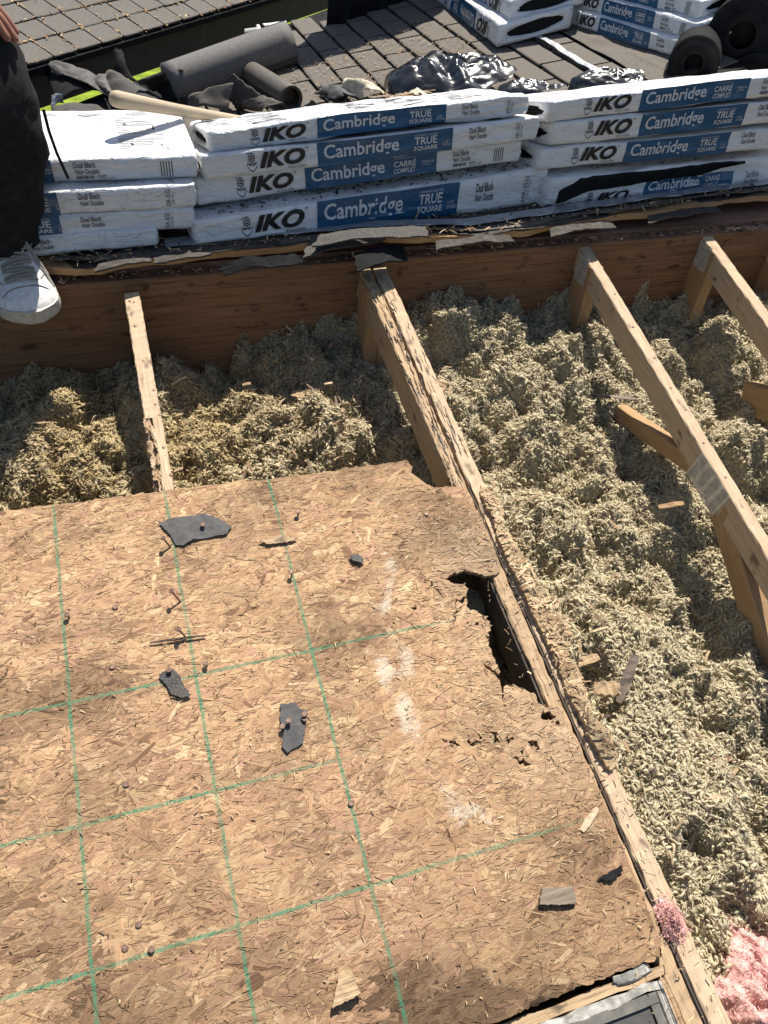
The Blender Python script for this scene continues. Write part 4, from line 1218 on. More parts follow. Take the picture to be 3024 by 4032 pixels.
# ------------------------------------------------------------------ the old shingle roof beyond
def far_pt(x, y, dz=0.0): return np.array([x, y, far_z(x) + dz])
xs, ys = (0.30, 3.6), (1.46, 4.6)
eA = on_far(*L_(740, 432)); eB = on_far(*L_(1570, 122)); eN = np.array([-(eB - eA)[1], (eB - eA)[0]]); eN /= np.linalg.norm(eN)
def beyond_eave(x, y): return (x - eA[0]) * eN[0] + (y - eA[1]) * eN[1]
eD = (eB - eA)[:2] / np.linalg.norm((eB - eA)[:2])
eC = eA[:2] - eD * .55; eE = eB[:2] + eD * 1.6
outl = [(eC[0], ys[0]), (2.19, ys[0]), (2.19, 1.78), (xs[1], 1.78), (xs[1], eE[1]), (eE[0], eE[1]), (eC[0], eC[1])]
V = [far_pt(a, b_, -.006) for a, b_ in outl]; nO = len(V)
V += [v - np.array([0, 0, .15]) for v in V]
roof2 = mk('shingle_roof', V, [tuple(range(nO)), tuple(range(2 * nO - 1, nO - 1, -1))] + [(k, k + nO, (k + 1) % nO + nO, (k + 1) % nO) for k in range(nO)], MATS['felt_black'])
tag(roof2, 'old dark shingle roof rising to the right behind the stacks', kind='structure')
row = [on_far(1100 / 1.8228 + a / 1.3825 / 1.8228, 80 / 1.8228 + b_ / 1.3825 / 1.8228) for a, b_ in ((187, 155), (670, 310 * 0 + 255), (1000, 110))]
xr0 = on_far((1100 + 262 / 1.3825) / 1.8228, (80 + 240 / 1.3825) / 1.8228)[0]
xr1 = on_far((1100 + 1430 / 1.3825) / 1.8228, (80 + 265 / 1.3825) / 1.8228)[0]
EXPO = (xr1 - xr0) / 6.0
TAB = 0.262
tab_me = None
def tab_mesh(name, w, d, mat, seed):
    """one shingle tab: bevelled granule slab, butt edge thick, top edge thin"""
    r = np.random.default_rng(seed)
    n = 5; V = []
    yy = np.linspace(-w / 2, w / 2, n)
    for lay in (0, 1):
        for i, y in enumerate(yy):
            e = 0.002 * (i in (0, n - 1))
            j = r.normal(0, .0012)
            V.append((e + j, y, (.009 if lay else .0)))
            V.append((.006 + j, y, (.0105 if lay else .0)))
            V.append((d, y, (.0025 if lay else -.001)))
    F = []
    for i in range(n - 1):
        a = i * 3; b = (i + 1) * 3; N = n * 3
        F += [(a + N, a + N + 1, b + N + 1, b + N), (a + N + 1, a + N + 2, b + N + 2, b + N + 1), (a, a + N, b + N, b), (a, b, b + 1, a + 1), (a + 1, b + 1, b + 2, a + 2)]
    for a in (0, (n - 1) * 3):
        F.append((a, a + 1, a + 2, a + 2 + n * 3, a + 1 + n * 3, a + n * 3))
    me = bpy.data.meshes.new(name); me.from_pydata(V, [], F); me.update(); me.materials.append(mat)
    return me
def place(me, name, p, ux, uz, parent, jit=0.0):
    o = bpy.data.objects.new(name, me); COL.objects.link(o)
    x = np.array(ux, float); x /= np.linalg.norm(x); z = np.array(uz, float); z -= x * (z @ x); z /= np.linalg.norm(z); y = np.cross(z, x)
    M = Matrix.Identity(4)
    for i in range(3): M[i][0] = x[i]; M[i][1] = y[i]; M[i][2] = z[i]; M[i][3] = p[i] - parent.location[i]
    o.parent = parent; o.matrix_local = M @ Matrix.Rotation(random.gauss(0, jit), 4, 'Z') @ Matrix.Rotation(random.gauss(0, jit * 1.2), 4, 'Y')
    return o
tabs = [tab_mesh('shingle', TAB - .013, EXPO * .955, MATS['granule_old'], 70 + i) for i in range(4)]
sl = np.array([1, 0, FAR_S]); sn = np.array([-FAR_S, 0, 1])
ntab = 0
for i in range(-6, 12):
    x = xr0 + EXPO * i
    if x > 1.90: continue
    for j in range(12):
        y = 1.52 + TAB * (j + (.5 if i % 2 else 0))
        if beyond_eave(x, y) > -.06: continue
        place(tabs[(i * 7 + j * 3) % 4], 'shingle', far_pt(x, y), sl, sn, roof2, .008); ntab += 1

rr_c = [far_pt(1.905, 1.50, .004), far_pt(2.185, 1.50, .004), far_pt(2.185, 3.6, .004), far_pt(1.905, 3.6, .004)]
V2_, F2_ = sheet([far_pt(2.186, 1.79, .004), far_pt(3.5, 1.79, .004), far_pt(3.5, 3.6, .004), far_pt(2.186, 3.6, .004)], 10, 10, 0, .003, .003, .002, 6)
tag(mk('roll_roofing', V2_, F2_, MATS['granule_old']), 'roll roofing running under the three-high pile', 'roofing')
V, F = sheet(rr_c, 30, 30, 0.0, 0.004, .003, .004, 5)
tag(mk('roll_roofing', V, F, MATS['granule_old']), 'smooth grey roll roofing to the right of the metal strip', 'roofing')
p = [on_far(1475 / 1.4 * 0 + (1900 + a / 1.476) / 1.8228, (b_ / 1.476) / 1.8228, .020) for a, b_ in ((295, 200), (335, 197), (765, 455), (715, 458))]
V, F = sheet([p[0], p[1], p[2], p[3]], 4, 24, 0.0, .004, .0015, .004, 9)
tag(mk('metal_strip', V, F, MATS['flash_metal']), 'long light grey metal strip lying on the old shingles', 'flashing')

# bundles beyond: a pair seen end-on and a pile of three
q0 = on_far((1900 + 75 / 1.476) / 1.8228, (280 / 1.476) / 1.8228, 0.012); q1 = on_far((1900 + 420 / 1.476) / 1.8228, (130 / 1.476) / 1.8228, 0.012)
Dm = float(np.linalg.norm((q1 - q0)[:2]))
fwd = np.array([.075, 1.0, 0]); fwd /= np.linalg.norm(fwd)
tilt = FAR_S * Dm
bundle('F2', 'lower one of the pair of bundles seen end-on on the old shingles', q0 + fwd * .80, q0, Dm, .074, .074, 'A', drop=-tilt, flip=True)
a0 = q0 + np.array([0.045, 0.025, .078])
bundle('F1', 'upper one of the pair of bundles seen end-on on the old shingles', a0 + fwd * .80, a0, Dm * 1.02, .074, .074, 'B', drop=-tilt, flip=True)
f0 = on_far((1900 + 480 / 1.476) / 1.8228, (125 / 1.476) / 1.8228, .006); f1 = on_far((1900 + 1100 / 1.476) / 1.8228, (330 / 1.476) / 1.8228, .006)
fd = (f1 - f0) / np.linalg.norm(f1 - f0)
for k, (nm, lab, kd) in enumerate((('P3', 'bottom bundle of the three-high pile beyond, reading true square', 'A'), ('P2', 'middle bundle of the three-high pile beyond', 'B'), ('P1', 'top bundle of the three-high pile beyond', 'B'))):
    o = np.array([.018 * k, .030 * k, .0525 * k])
    bundle(nm, lab, f0 + o - fd * .01, f0 + o + fd * .655, .26, .050, .050, kd, drop=-.055, crease=.002)

# ------------------------------------------------------------------ rolls of felt


def roll(name, label, a, b, r, core, mat, parent=None, group=None, seed=0, spiral=True):
    """felt roll from end a (seen) to end b: an outer skin, wound layers on the ends and an open core"""
    a = np.array(a, float); b = np.array(b, float)
    root = tag(empty(name, (a + b) / 2 - np.array([0, 0, r])), label, 'felt roll', group)
    d, x, z = frame(b - a, (0, 0, 1)); L = np.linalg.norm(b - a)
    rr = np.random.default_rng(seed); V = []; F = []; m = 40; n = 14
    prof = [(0.004, core * .9), (0.0, core)]
    k = 7
    for i in range(1, k):
        q = core + (r - core) * i / k
        prof += [(rr.uniform(-.003, .003), q - .002), (rr.uniform(.002, .006), q)]
    prof += [(0.0, r - .002)] + [(L * i / n, r) for i in range(n + 1)] + [(L, core), (L * .96, core), (0.05, core * .97), (0.06, core * .02)]
    for (t, q) in prof:
        for j in range(m):
            an = 2 * math.pi * j / m
            e = 1 + .018 * float(vnoise(an * 1.2 + seed, t * 3, seed)) if q > core * 1.05 else 1
            e2 = 1 - .03 * max(0, -math.sin(an)) if q > core * 1.05 else 1
            V.append(a + d * t + x * q * e * math.cos(an) + z * q * e * e2 * math.sin(an))
    for i in range(len(prof) - 1):
        for j in range(m):
            p, q = i * m + j, i * m + (j + 1) % m
            F.append((p, q, q + m, p + m))
    mk('wound_felt', V, F, MATS[mat], root, smooth=True)
    fl = []
    o = r + .0015
    ang = math.radians(200)
    for t in np.linspace(0.004, L - .004, 16):
        for an in (ang, ang + .10, ang + .2):
            lift = .006 * (an == ang) * (1 + .6 * math.sin(t * 17))
            fl.append(a + d * t + x * (o + lift) * math.cos(an) + z * (o + lift) * math.sin(an))
    mk('loose_edge', fl, gridf(16, 3), MATS[mat], root)
    return root

for k, (lab, c, rad) in enumerate((('large upright-facing black felt roll, topmost of the three by the right edge', (1510, 205), 190), ('black felt roll on the left of the three by the right edge', (1225, 372), 132), ('black felt roll lowest of the three by the right edge', (1560, 500), 150))):
    p = on_y(*R_(*c), 1.50 + (0.06 if k == 0 else 0)); e = on_y(*R_(c[0] - rad, c[1]), 1.50 + (0.06 if k == 0 else 0))
    r = float(np.linalg.norm(e - p)) * (.88 if k == 0 else .92)
    roll('felt_roll', lab, p, p + np.array([.20, .25, .0]), r, r * .40, 'felt_black', group='black felt rolls piled at the right', seed=k)
pa = on_far(*L_(1000, 440), .075); pb = on_far(*L_(1575, 235), .075)
dv = (pb - pa) / np.linalg.norm(pb - pa)
roll('felt_roll', 'fat grey felt roll lying in front of the green gap', pb, pa - dv * .06, .080, .03, 'felt_roll_grey', seed=8)
sa = on_far(*L_(1590, 535), .040); sb = on_far(*L_(1375, 400), .040)
roll('felt_roll', 'small brown roll of felt with a glossy stripe beside the scraps', sa, sb, .042, .036, 'felt_brown', seed=9)

# ------------------------------------------------------------------ black plastic bags, torn paper, rotten wood
def bag(label, c, ax, rx, ry, h, seed, n=110, m=64):
    ax = np.array(ax, float); ax[2] = 0; ax /= np.linalg.norm(ax); ay = np.array([-ax[1], ax[0], 0])
    V = []
    th = np.linspace(0, 2 * math.pi, n, endpoint=False); rd = np.linspace(0, 1, m)
    T, Rr = np.meshgrid(th, rd, indexing='ij')
    X = np.cos(T) * Rr; Y = np.sin(T) * Rr
    out = 1 + .14 * fbm(np.cos(T) * 1.6 + seed, np.sin(T) * 1.6, seed)
    f1 = np.abs(fbm(X * 2.6 + seed + .4 * Y, Y * .9 - X * .3, seed + 1, 2)); f2 = np.abs(fbm(X * 7 + 1.5 * Y, Y * 1.6 + seed, seed + 2, 1)); f3 = np.abs(vnoise(X * 14 + Y * 3, Y * 4 - X * 2, seed + 3))
    wv = 1.1 * fbm(X * 1.5 + seed, Y * 1.5, seed + 6); f4 = np.abs(np.sin(9 * X + 3.2 * Y + 4 * wv)) ** .7; f5 = np.abs(np.sin(4.5 * X - 5 * Y + 5 * wv + 1)) ** .8
    dome = np.sqrt(np.clip(1 - Rr ** 2.4, 0, 1))
    Z = h * dome * (.80 - .50 * f1 - .16 * f2 - .03 * f3 + .12 * f4 + .08 * f5 + .25 * vnoise(X * 1.4, Y * 1.4 + seed, seed + 4)) 
    Z[:, -1] = -.01
    P = np.array(c)[None, None] + ax * (X * out * rx)[..., None] + ay * (Y * out * ry)[..., None]
    P[..., 2] += Z
    F = []
    for i in range(n):
        k = (i + 1) % n
        for j in range(m - 1): F.append((i * m + j, i * m + j + 1, k * m + j + 1, k * m + j))
    tag(mk('plastic_bag', P.reshape(-1, 3), F, MATS['bag_plastic'], smooth=True), label, 'plastic bag')
c = on_far(*A_(960, 350), 0.0); bag('big shiny crumpled black plastic bag behind the middle stack', c + [0.01, .02, -.02], (1, -.12, 0), .265, .17, .125, 3)
c = on_far(*A_(1440, 385), 0.0); bag('small limp black plastic bag end trailing to the right of the big one', c + [0, .03, -.02], (1, -.35, 0), .14, .07, .05, 5, 80, 40)
c = on_far(*R_(840, 490), 0.0); bag('flat black plastic bag behind the top right bundle', c + [0, .05, -.02], (1, -.2, 0), .17, .08, .055, 9, 90, 44)

def paper(label, px, dz, bend, mat, seed, fn=A_, rough=.008, name='torn_paper', cat='paper', nu=20, nv=14, jag=.02, thick=.0015, dzs=None):
    c = [on_far(*fn(*q), dz if dzs is None else dzs[i]) for i, q in enumerate(px)]
    V, F = sheet(c, nu, nv, bend, rough, thick, jag, seed)
    return tag(mk(name, V, F, MATS[mat], smooth=True), label, cat)
paper('torn cream paper curling beside the rotten wood bits', [(325, 375), (560, 390), (590, 425), (450, 430)], .02, .035, 'cream_paper', 3, rough=.012)
paper('small torn cream paper flap under the black bag', [(690, 385), (800, 380), (815, 410), (700, 412)], .05, .01, 'cream_paper', 4)
paper('crumpled translucent film beside the small roll', [(200, 400), (330, 360), (430, 430), (330, 440)], .015, .02, 'felt_grey', 5, rough=.012, name='plastic_film', cat='film')
rw = tag(empty('rotten_plank', on_far(*A_(690, 415), .03)), 'splintered piece of rotten wood lying against the black bag', 'wood')
for k in range(26):
    p = on_far(*A_(random.uniform(565, 790), random.uniform(385, 425)), random.uniform(.02, .06)); l = random.uniform(.04, .12)
    d = np.array([1, random.gauss(0, .18), random.gauss(0.1, .12)]); d /= np.linalg.norm(d)
    b = B(); b.add(*beam(p - d * l / 2, p + d * l / 2, random.uniform(.006, .02), random.uniform(.003, .007), (0, 0, 1), 5, .001, .0012, k))
    b.build('splinter', MATS[random.choice(['rot_wood', 'ply_edge', 'grey_wood'])], rw)

# heap of torn felt and shingle scraps at the eave
SCR = [('felt_black', 'scrap of black felt lying flat by the standing leg', [(255, 400), (470, 400), (600, 500), (300, 560)], .01, .03, None),
       ('granule', 'broad granule shingle scrap sloping down behind the tool handle', [(560, 425), (700, 440), (1000, 590), (620, 560)], .03, .03, None),
       ('asphalt_back', 'long grey shingle scrap at the left end of the heap', [(245, 340), (520, 405), (590, 520), (300, 400)], .05, .02, None),
       ('asphalt_back', 'brownish folded shingle strip above the handle end', [(490, 425), (575, 415), (620, 520), (590, 510)], .06, .01, None),
       ('asphalt_back', 'grey felt scrap standing against the fat roll', [(750, 440), (1000, 370), (1045, 470), (830, 500)], .09, .01, (.10, .14, .03, .02)),
       ('felt_black', 'dark folded scrap below the fat roll', [(850, 490), (940, 430), (990, 540), (900, 560)], .05, .02, (.02, .10, .04, .02)),
       ('granule_old', 'pointed brown shingle scrap in the middle of the heap', [(1005, 560), (1270, 445), (1230, 590), (1040, 590)], .05, .02, (.02, .12, .05, .02)),
       ('granule', 'dark granule shingle scrap standing up beside the small roll', [(1215, 510), (1270, 400), (1440, 530), (1290, 590)], .07, .02, (.03, .13, .05, .02)),
       ('granule_old', 'tan shingle scrap just behind the middle stack', [(1270, 590), (1430, 520), (1540, 560), (1420, 610)], .03, .02, (.01, .07, .06, .02)),
       ('granule', 'black granule scrap leaning on the small roll foot', [(1650, 600), (1700, 545), (1790, 590), (1760, 615)], .03, .01, (.01, .07, .03, .01)),
       ('asphalt_back', 'flat grey scrap under the heap behind the left stack', [(270, 640), (620, 590), (1060, 640), (300, 700)], .012, .01, None),
       ('granule', 'dark shingle scrap behind the left stack by the leg', [(275, 590), (520, 560), (600, 640), (290, 660)], .02, .012, None),
       ('felt_black', 'black felt strip hanging down over the eave', [(612, 275), (650, 268), (735, 440), (640, 430)], .03, .01, (.10, .10, .02, .02)),
       ('felt_black', 'scrap of black felt under the fat roll', [(1050, 500), (1380, 400), (1230, 520), (1060, 560)], .012, .01, None)]
for k, (m, lab, px, dz, bend, dzs) in enumerate(SCR):
    paper(lab, px, dz, bend, m, 30 + k, L_, .006, 'shingle_scrap', 'shingle scrap', 16, 12, .007, .004, dzs)
paper('small light grey crumpled scrap beside the trouser leg', [(275, 520), (330, 510), (345, 560), (285, 590)], .03, .015, 'flash_metal', 61, L_, .01, 'shingle_scrap', 'scrap', 8, 8, .008, .003, (.05, .06, .02, .02))
paper('tiny white paper scrap behind the left stack', [(510, 618), (540, 612), (553, 630), (520, 638)], .01, .006, 'white_metal', 62, L_, .004, 'torn_paper', 'paper', 6, 6, .004)

# dark felt sheet standing beyond; its unseen height is added to shade the roof
b0 = on_far(738, 52, 0.0); b1 = on_far(905, 12, 0.0)
V, F = sheet([b0 + [-.10, -.0, 0], b1 + [.3, .25, 0], b1 + [.45, .45, 1.5], b0 + [-.05, .35, 1.45]], 18, 18, .05, .02, .005, .03, 71)
tag(mk('felt_shade_sheet', V, F, MATS['felt_black'], smooth=True), 'stiff dark felt sheet leaning upright, its unseen height added for shade, at the top of the photo', 'felt')

# old plywood leaning behind the rolls, foliage behind it
p0 = on_far(*R_(1000, 40), 0); 
V, F = sheet([p0 + [.05, .25, -.05], p0 + [1.2, -.15, .2], p0 + [1.3, .55, .75], p0 + [.1, 1.0, .5]], 10, 10, 0, .006, .012, .006, 75)
tag(mk('plywood_sheet', V, F, MATS['old_ply'], uv=None), 'dull brown plywood sheet behind the three-high bundle pile', 'plywood')

# ------------------------------------------------------------------ neighbouring roof with its fascia
fa = np.array([0.392, 3.879]); fb = np.array([1.133, 4.675]); fdv = (fb - fa) / np.linalg.norm(fb - fa); fn = np.array([-fdv[1], fdv[0]])   # away from the viewer
def nb(t, q, z): 
    p = fa + fdv * t + fn * q; return np.array([p[0], p[1], z])
FZ = 0.075
neigh = tag(empty('neighbour_roof', nb(0, .5, -.1)), 'neighbouring low roof with a dark fascia beyond the green gap', kind='structure')
b = B()
V, F = box8((0, 0, 0), 1, 1, 1)
for (t0, t1, q0, q1, z0, z1) in ((-2.5, 4.0, 0.0, .03, -.115, FZ),):
    b.add([nb(t, q, z) for z in (z0, z1) for q in (q0, q1) for t in (t0, t1)], [(0, 2, 3, 1), (4, 5, 7, 6), (0, 1, 5, 4), (2, 6, 7, 3), (0, 4, 6, 2), (1, 3, 7, 5)])
b.build('fascia', MATS['fascia'], neigh)
b = B(); NS = 0.42
b.add([nb(-2.6, -.03, FZ - .03 * NS - .004), nb(4.1, -.03, FZ - .03 * NS - .004), nb(4.1, 3.0, FZ + 3 * NS - .004), nb(-2.6, 3.0, FZ + 3 * NS - .004), nb(-2.6, -.03, FZ - .03 * NS - .03), nb(4.1, -.03, FZ - .03 * NS - .03), nb(4.1, 3.0, FZ + 3 * NS - .03), nb(-2.6, 3.0, FZ + 3 * NS - .03)],
      [(0, 1, 2, 3), (4, 7, 6, 5), (0, 4, 5, 1), (1, 5, 6, 2), (2, 6, 7, 3), (3, 7, 4, 0)])
b.build('roof_base', MATS['felt_black'], neigh)
NTW, NTE = 0.165, 0.120
lt = [tab_mesh('shingle', NTW - .010, NTE * 1.15, MATS['granule_left'], 90 + i) for i in range(4)]
upv = np.array([fn[0], fn[1], NS]); nz = np.cross(np.array([fdv[0], fdv[1], 0]), upv)
if nz[2] < 0: nz = -nz
jn = []
for i in range(8):
    for j in range(18):
        t = -.95 + NTW * (j + 0.0 * (i % 2)); q = -.02 + NTE * i * .95
        place(lt[(i * 5 + j) % 4], 'shingle', nb(t, q, FZ + .006 + q * NS), upv, nz, neigh, .010)
        jn.append((t + NTW / 2, q)); 
def flakes(name, pts, mat, l0, l1, w0, w1, seed, pal, label=None, cat=None, parent=None, lift=.25):
    """scattered thin flakes (one mesh): pts = (position, normal)"""
    r = np.random.default_rng(seed); V = []; F = []; C = []; G = []
    for (p, n) in pts:
        n = np.array(n, float) + r.normal(0, lift, 3); n /= np.linalg.norm(n)
        x = np.cross(n, r.normal(0, 1, 3)); x /= np.linalg.norm(x); y = np.cross(n, x)
        l = math.exp(r.uniform(math.log(l0), math.log(l1))); w = r.uniform(w0, w1); k = len(V); t = w * .22
        o = np.array(p) + n * .001
        bow = n * l * r.uniform(-.08, .12)
        for s_ in (-.5, 0, .5):
            for e in (-.5, .5):
                q = o + x * (l * s_ + r.normal(0, l * .05)) + y * (w * e * r.uniform(.5, 1.1)) + (bow if s_ == 0 else 0)
                V.append(q + n * t); V.append(q)
        F += [(k, k + 4, k + 6, k + 2), (k + 4, k + 8, k + 10, k + 6), (k, k + 1, k + 5, k + 4), (k + 4, k + 5, k + 9, k + 8), (k + 2, k + 6, k + 7, k + 3), (k + 6, k + 10, k + 11, k + 7), (k, k + 2, k + 3, k + 1), (k + 8, k + 9, k + 11, k + 10)]
        c = np.array(pal[r.integers(len(pal))]) * r.uniform(.75, 1.2)
        C += [c] * 12
    o = mk(name, V, F, MATS[mat], parent, col=np.array(C))
    return tag(o, label, cat, kind='stuff')
CH = [(.50, .34, .19), (.42, .27, .15), (.58, .42, .25), (.30, .19, .11), (.36, .25, .16)]
CHD = [(.40, .29, .17), (.33, .23, .14), (.46, .35, .22), (.22, .15, .095), (.27, .21, .15)]
pts = []
for (t, q) in jn:
    for k in range(9):
        if random.random() < .75 and -1.2 < t < 1.3:
            if random.random() < .62: tt, qq = t + random.gauss(0, .008), q + random.uniform(-.02, NTE)
            else: tt, qq = t + random.uniform(-NTW, 0), q + random.gauss(0, .006)
            pts.append((nb(tt, qq, FZ + .016 + qq * NS), nz))
flakes('joint_litter', pts, 'chip', .008, .030, .004, .009, 5, [(.50, .34, .19), (.55, .40, .22), (.38, .22, .12), (.42, .28, .16)], 'rusty needles and litter caught in the joints of the neighbouring roof', 'litter')

# white ladder-like bits in the gap behind the fat roll
pw = [on_far(*L_(*q), .02) for q in ((1405, 145), (1425, 200))]
b = B(); b.add(*tube([pw[0], pw[1]], .010, 8)); tag(b.build('white_pipe', MATS['white_metal']), 'short white pipe end showing above the fat roll', 'pipe')
b = B()
pr0, pr1 = on_far(*L_(1335, 178), .02), on_far(*L_(1400, 170), .02)
path = []; rad = []
for i in range(33): path.append(pr0 + (pr1 - pr0) * i / 32); rad.append(.010 if i % 4 < 2 else .016)
b.add(*tube(path, rad, 10)); tag(b.build('ribbed_hose', MATS['white_metal']), 'pale ribbed hose end in the gap behind the fat roll', 'hose')
V, F = sheet([on_far(*L_(1430, 128), .03), on_far(*L_(1560, 112), .03), on_far(*L_(1555, 124), .03), on_far(*L_(1440, 138), .03)], 6, 4, .0, .002, .004, .002, 77)
tag(mk('white_strip', V, F, MATS['white_metal']), 'thin white metal strip above the end of the fat roll', 'flashing')

# dark hedge showing in the top right corner
hp = on_far(1640, 12, 0) + np.array([1.2, 2.2, -.3])
hedge = tag(empty('hedge', hp), 'dark green hedge in the top right corner', 'hedge')
r = np.random.default_rng(3); n = 5000
c = r.normal(0, 1, (n, 3)); c /= np.linalg.norm(c, axis=1)[:, None]; c *= (r.random(n) ** .4)[:, None] * [1.3, .8, .8]
c = c * (1 + .3 * fbm(c[:, 0] * 3, c[:, 1] * 3 + c[:, 2] * 2, 7))[:, None] + hp
nr = r.normal(0, 1, (n, 3)); nr /= np.linalg.norm(nr, axis=1)[:, None]; tx = np.cross(nr, r.normal(0, 1, (n, 3))); tx /= np.linalg.norm(tx, axis=1)[:, None]; ty = np.cross(nr, tx)
V = np.stack([c - tx * .05, c + ty * .02, c + tx * .05, c - ty * .02], 1).reshape(-1, 3)
tag(mk('foliage', V, np.arange(n * 4).reshape(n, 4), MATS['leaf'], hedge), kind='stuff')
b = B()
for k in range(5):
    a = hp + np.array([random.uniform(-.3, .3), random.uniform(-.2, .2), -2.6]); b.add(*tube([a, hp + (a - hp) * [1, 1, .3], hp + np.array([random.uniform(-.8, .8), random.uniform(-.4, .4), .3])], [.05, .03, .012], 7))
b.build('stems', MATS['grey_wood'], hedge)

# ------------------------------------------------------------------ wooden tool handle lying across the stacks
tip = on_z(240, 212, 0.560); tail = BUND['M1'].pos(np.array([.06]), np.array([.17]), np.array([1.0]), 0, 0, np.array([.2]), 0.016)[0]
tail = on_plane(430, 246, tail, (0, 0, 1)) ; tail[2] = tail[2]
hd = (tail - tip) / np.linalg.norm(tail - tip)
hroot = tag(empty('tool_handle', (tip + tail) / 2), 'worn wooden tool handle lying over the gap between left and middle stacks', 'tool')
Lh = np.linalg.norm(tail - tip) + .38
path = [tip + hd * Lh * t for t in (0, .004, .012, .03, .08, .16, .3, .5, .75, 1)]
rad = [.006, .0125, .0165, .0185, .0175, .0160, .0140, .0135, .0138, .0140]
b = B(); b.add(*tube(path, rad, 18)); b.build('shaft', MATS['tool_wood'], hroot, smooth=True)
hx = np.cross(hd, (0, 0, 1)); hx /= np.linalg.norm(hx)
e = path[-1]
b = B(); b.add(*tube([e - hx * .07, e - hx * .062, e + hx * .062, e + hx * .07], [.022, .026, .026, .022], 8)); b.build('hammer_head', MATS['felt_black'], hroot)

# ================================================================== THE PERSON STANDING AT THE LEFT
person = tag(empty('person', (-.12, 1.05, .25)), 'person crouching at the left edge in black trousers and a white sneaker, hand on knee', 'person')
def limb(path, rad, name, mat, parent, sides=28, wr=.004, seed=1, n=40, close=True):
    P = np.array(path, float); R = np.array(rad, float); s = np.linspace(0, 1, len(P)); tt = np.linspace(0, 1, n)
    def cr(A):
        out = []
        for t in tt:
            x = t * (len(A) - 1); i = min(int(x), len(A) - 2); f = x - i
            p0, p1, p2, p3 = A[max(i - 1, 0)], A[i], A[i + 1], A[min(i + 2, len(A) - 1)]
            out.append(.5 * (2 * p1 + (p2 - p0) * f + (2 * p0 - 5 * p1 + 4 * p2 - p3) * f * f + (3 * p1 - 3 * p2 + p3 - p0) * f ** 3))
        return np.array(out)
    Q = cr(P); RR = cr(R)
    V, F, G = tube(Q, RR, sides, close)
    ring = np.repeat(np.arange(n), sides); an = np.tile(np.arange(sides), n) * 2 * math.pi / sides
    c = Q[ring]; dvec = V - c; dvec /= np.linalg.norm(dvec, axis=1)[:, None]
    w = wr * 2 * (fbm(ring * .30 + np.cos(an) * 1.1, np.sin(an) * 1.1 + seed, seed) + .6 * fbm(ring * .55, np.cos(an - 1) * 2 + seed, seed + 4))
    return V + dvec * w[:, None], F
def limb_obj(name, specs, mat, parent, wr, seed):
    b = B()
    for k, (p, r_) in enumerate(specs): b.add(*limb(p, r_, name, mat, parent, wr=wr, seed=seed + k))
    return b.build(name, MATS[mat], parent, smooth=True)

# body: one continuous skinned figure (head, trunk, arms); legs are inside the trousers
J = {'pelvis': (-.46, 1.34, .60), 'waist': (-.44, 1.30, .80), 'chest': (-.38, 1.22, 1.06), 'neck': (-.32, 1.15, 1.24), 'head': (-.28, 1.10, 1.36), 'crown': (-.28, 1.08, 1.47),
     'shR': (-.55, 1.15, 1.18), 'elR': (-.66, .98, .98), 'haR': (-.52, .86, .84), 'shL': (-.18, 1.24, 1.17), 'elL': (-.12, 1.20, .96), 'wrL': (-.045, 1.06, .835), 'haL': (.005, 1.02, .800),
     'hipL': (-.37, 1.36, .60), 'knL': (.005, 1.02, .655), 'anL': (-.055, 1.02, .345), 'hipR': (-.55, 1.34, .60), 'knR': (-.60, .95, .64), 'anR': (-.58, 1.06, .34)}
rads = {'pelvis': .13, 'waist': .12, 'chest': .14, 'neck': .055, 'head': .085, 'crown': .06, 'shR': .06, 'elR': .042, 'haR': .032, 'shL': .06, 'elL': .042, 'wrL': .030, 'haL': .030,
        'hipL': .085, 'knL': .058, 'anL': .040, 'hipR': .085, 'knR': .058, 'anR': .040}
E_ = [('pelvis', 'waist'), ('waist', 'chest'), ('chest', 'neck'), ('neck', 'head'), ('head', 'crown'), ('chest', 'shR'), ('shR', 'elR'), ('elR', 'haR'), ('chest', 'shL'), ('shL', 'elL'), ('elL', 'wrL'), ('wrL', 'haL'),
      ('pelvis', 'hipL'), ('hipL', 'knL'), ('knL', 'anL'), ('pelvis', 'hipR'), ('hipR', 'knR'), ('knR', 'anR')]
nm = list(J); pos = [np.array(J[k]) for k in nm]; rad = [rads[k] for k in nm]; edg = [(nm.index(a), nm.index(b)) for a, b in E_]
for hname, hdir in (('haL', np.array([.80, -.40, -.42])), ('haR', np.array([.5, -.4, -.7]))):      # five fingers closing over the knee
    hdir = hdir / np.linalg.norm(hdir); h = np.array(J[hname]); side = np.cross(hdir, (0, 0, 1)); side /= np.linalg.norm(side); dn = np.array([0, 0, -1.0])
    for q, (o, L, r_) in enumerate(((-.034, .050, .0105), (-.016, .075, .0092), (0.0, .083, .0095), (.016, .077, .0090), (.030, .060, .0080))):
        base = h + side * o * .8 + hdir * (.018 if q else -.012); last = nm.index(hname)
        for s_ in range(3):
            f = (s_ + 1) / 3; d = hdir * L * f * (1 - .12 * f) + dn * L * .55 * f * f + side * o * .35 * f
            if q == 0: d = (hdir * .5 - side * .8) * L * f
            pos.append(base + d); rad.append(r_ * (1.1 - .25 * f)); edg.append((last, len(pos) - 1)); last = len(pos) - 1
pb_ = np.array(person.location)
me = bpy.data.meshes.new('body'); me.from_pydata([tuple(p - pb_) for p in pos], edg, []); me.update(); me.materials.append(MATS['skin'])
body = bpy.data.objects.new('body', me); COL.objects.link(body); body.parent = person
sk = body.modifiers.new('skin', 'SKIN'); 
for i, dsk in enumerate(me.skin_vertices[0].data):
    dsk.radius = (rad[i], rad[i]); dsk.use_root = (i == 0)
sb_ = body.modifiers.new('sub', 'SUBSURF'); sb_.levels = 2; sb_.render_levels = 2
sk.use_smooth_shade = True

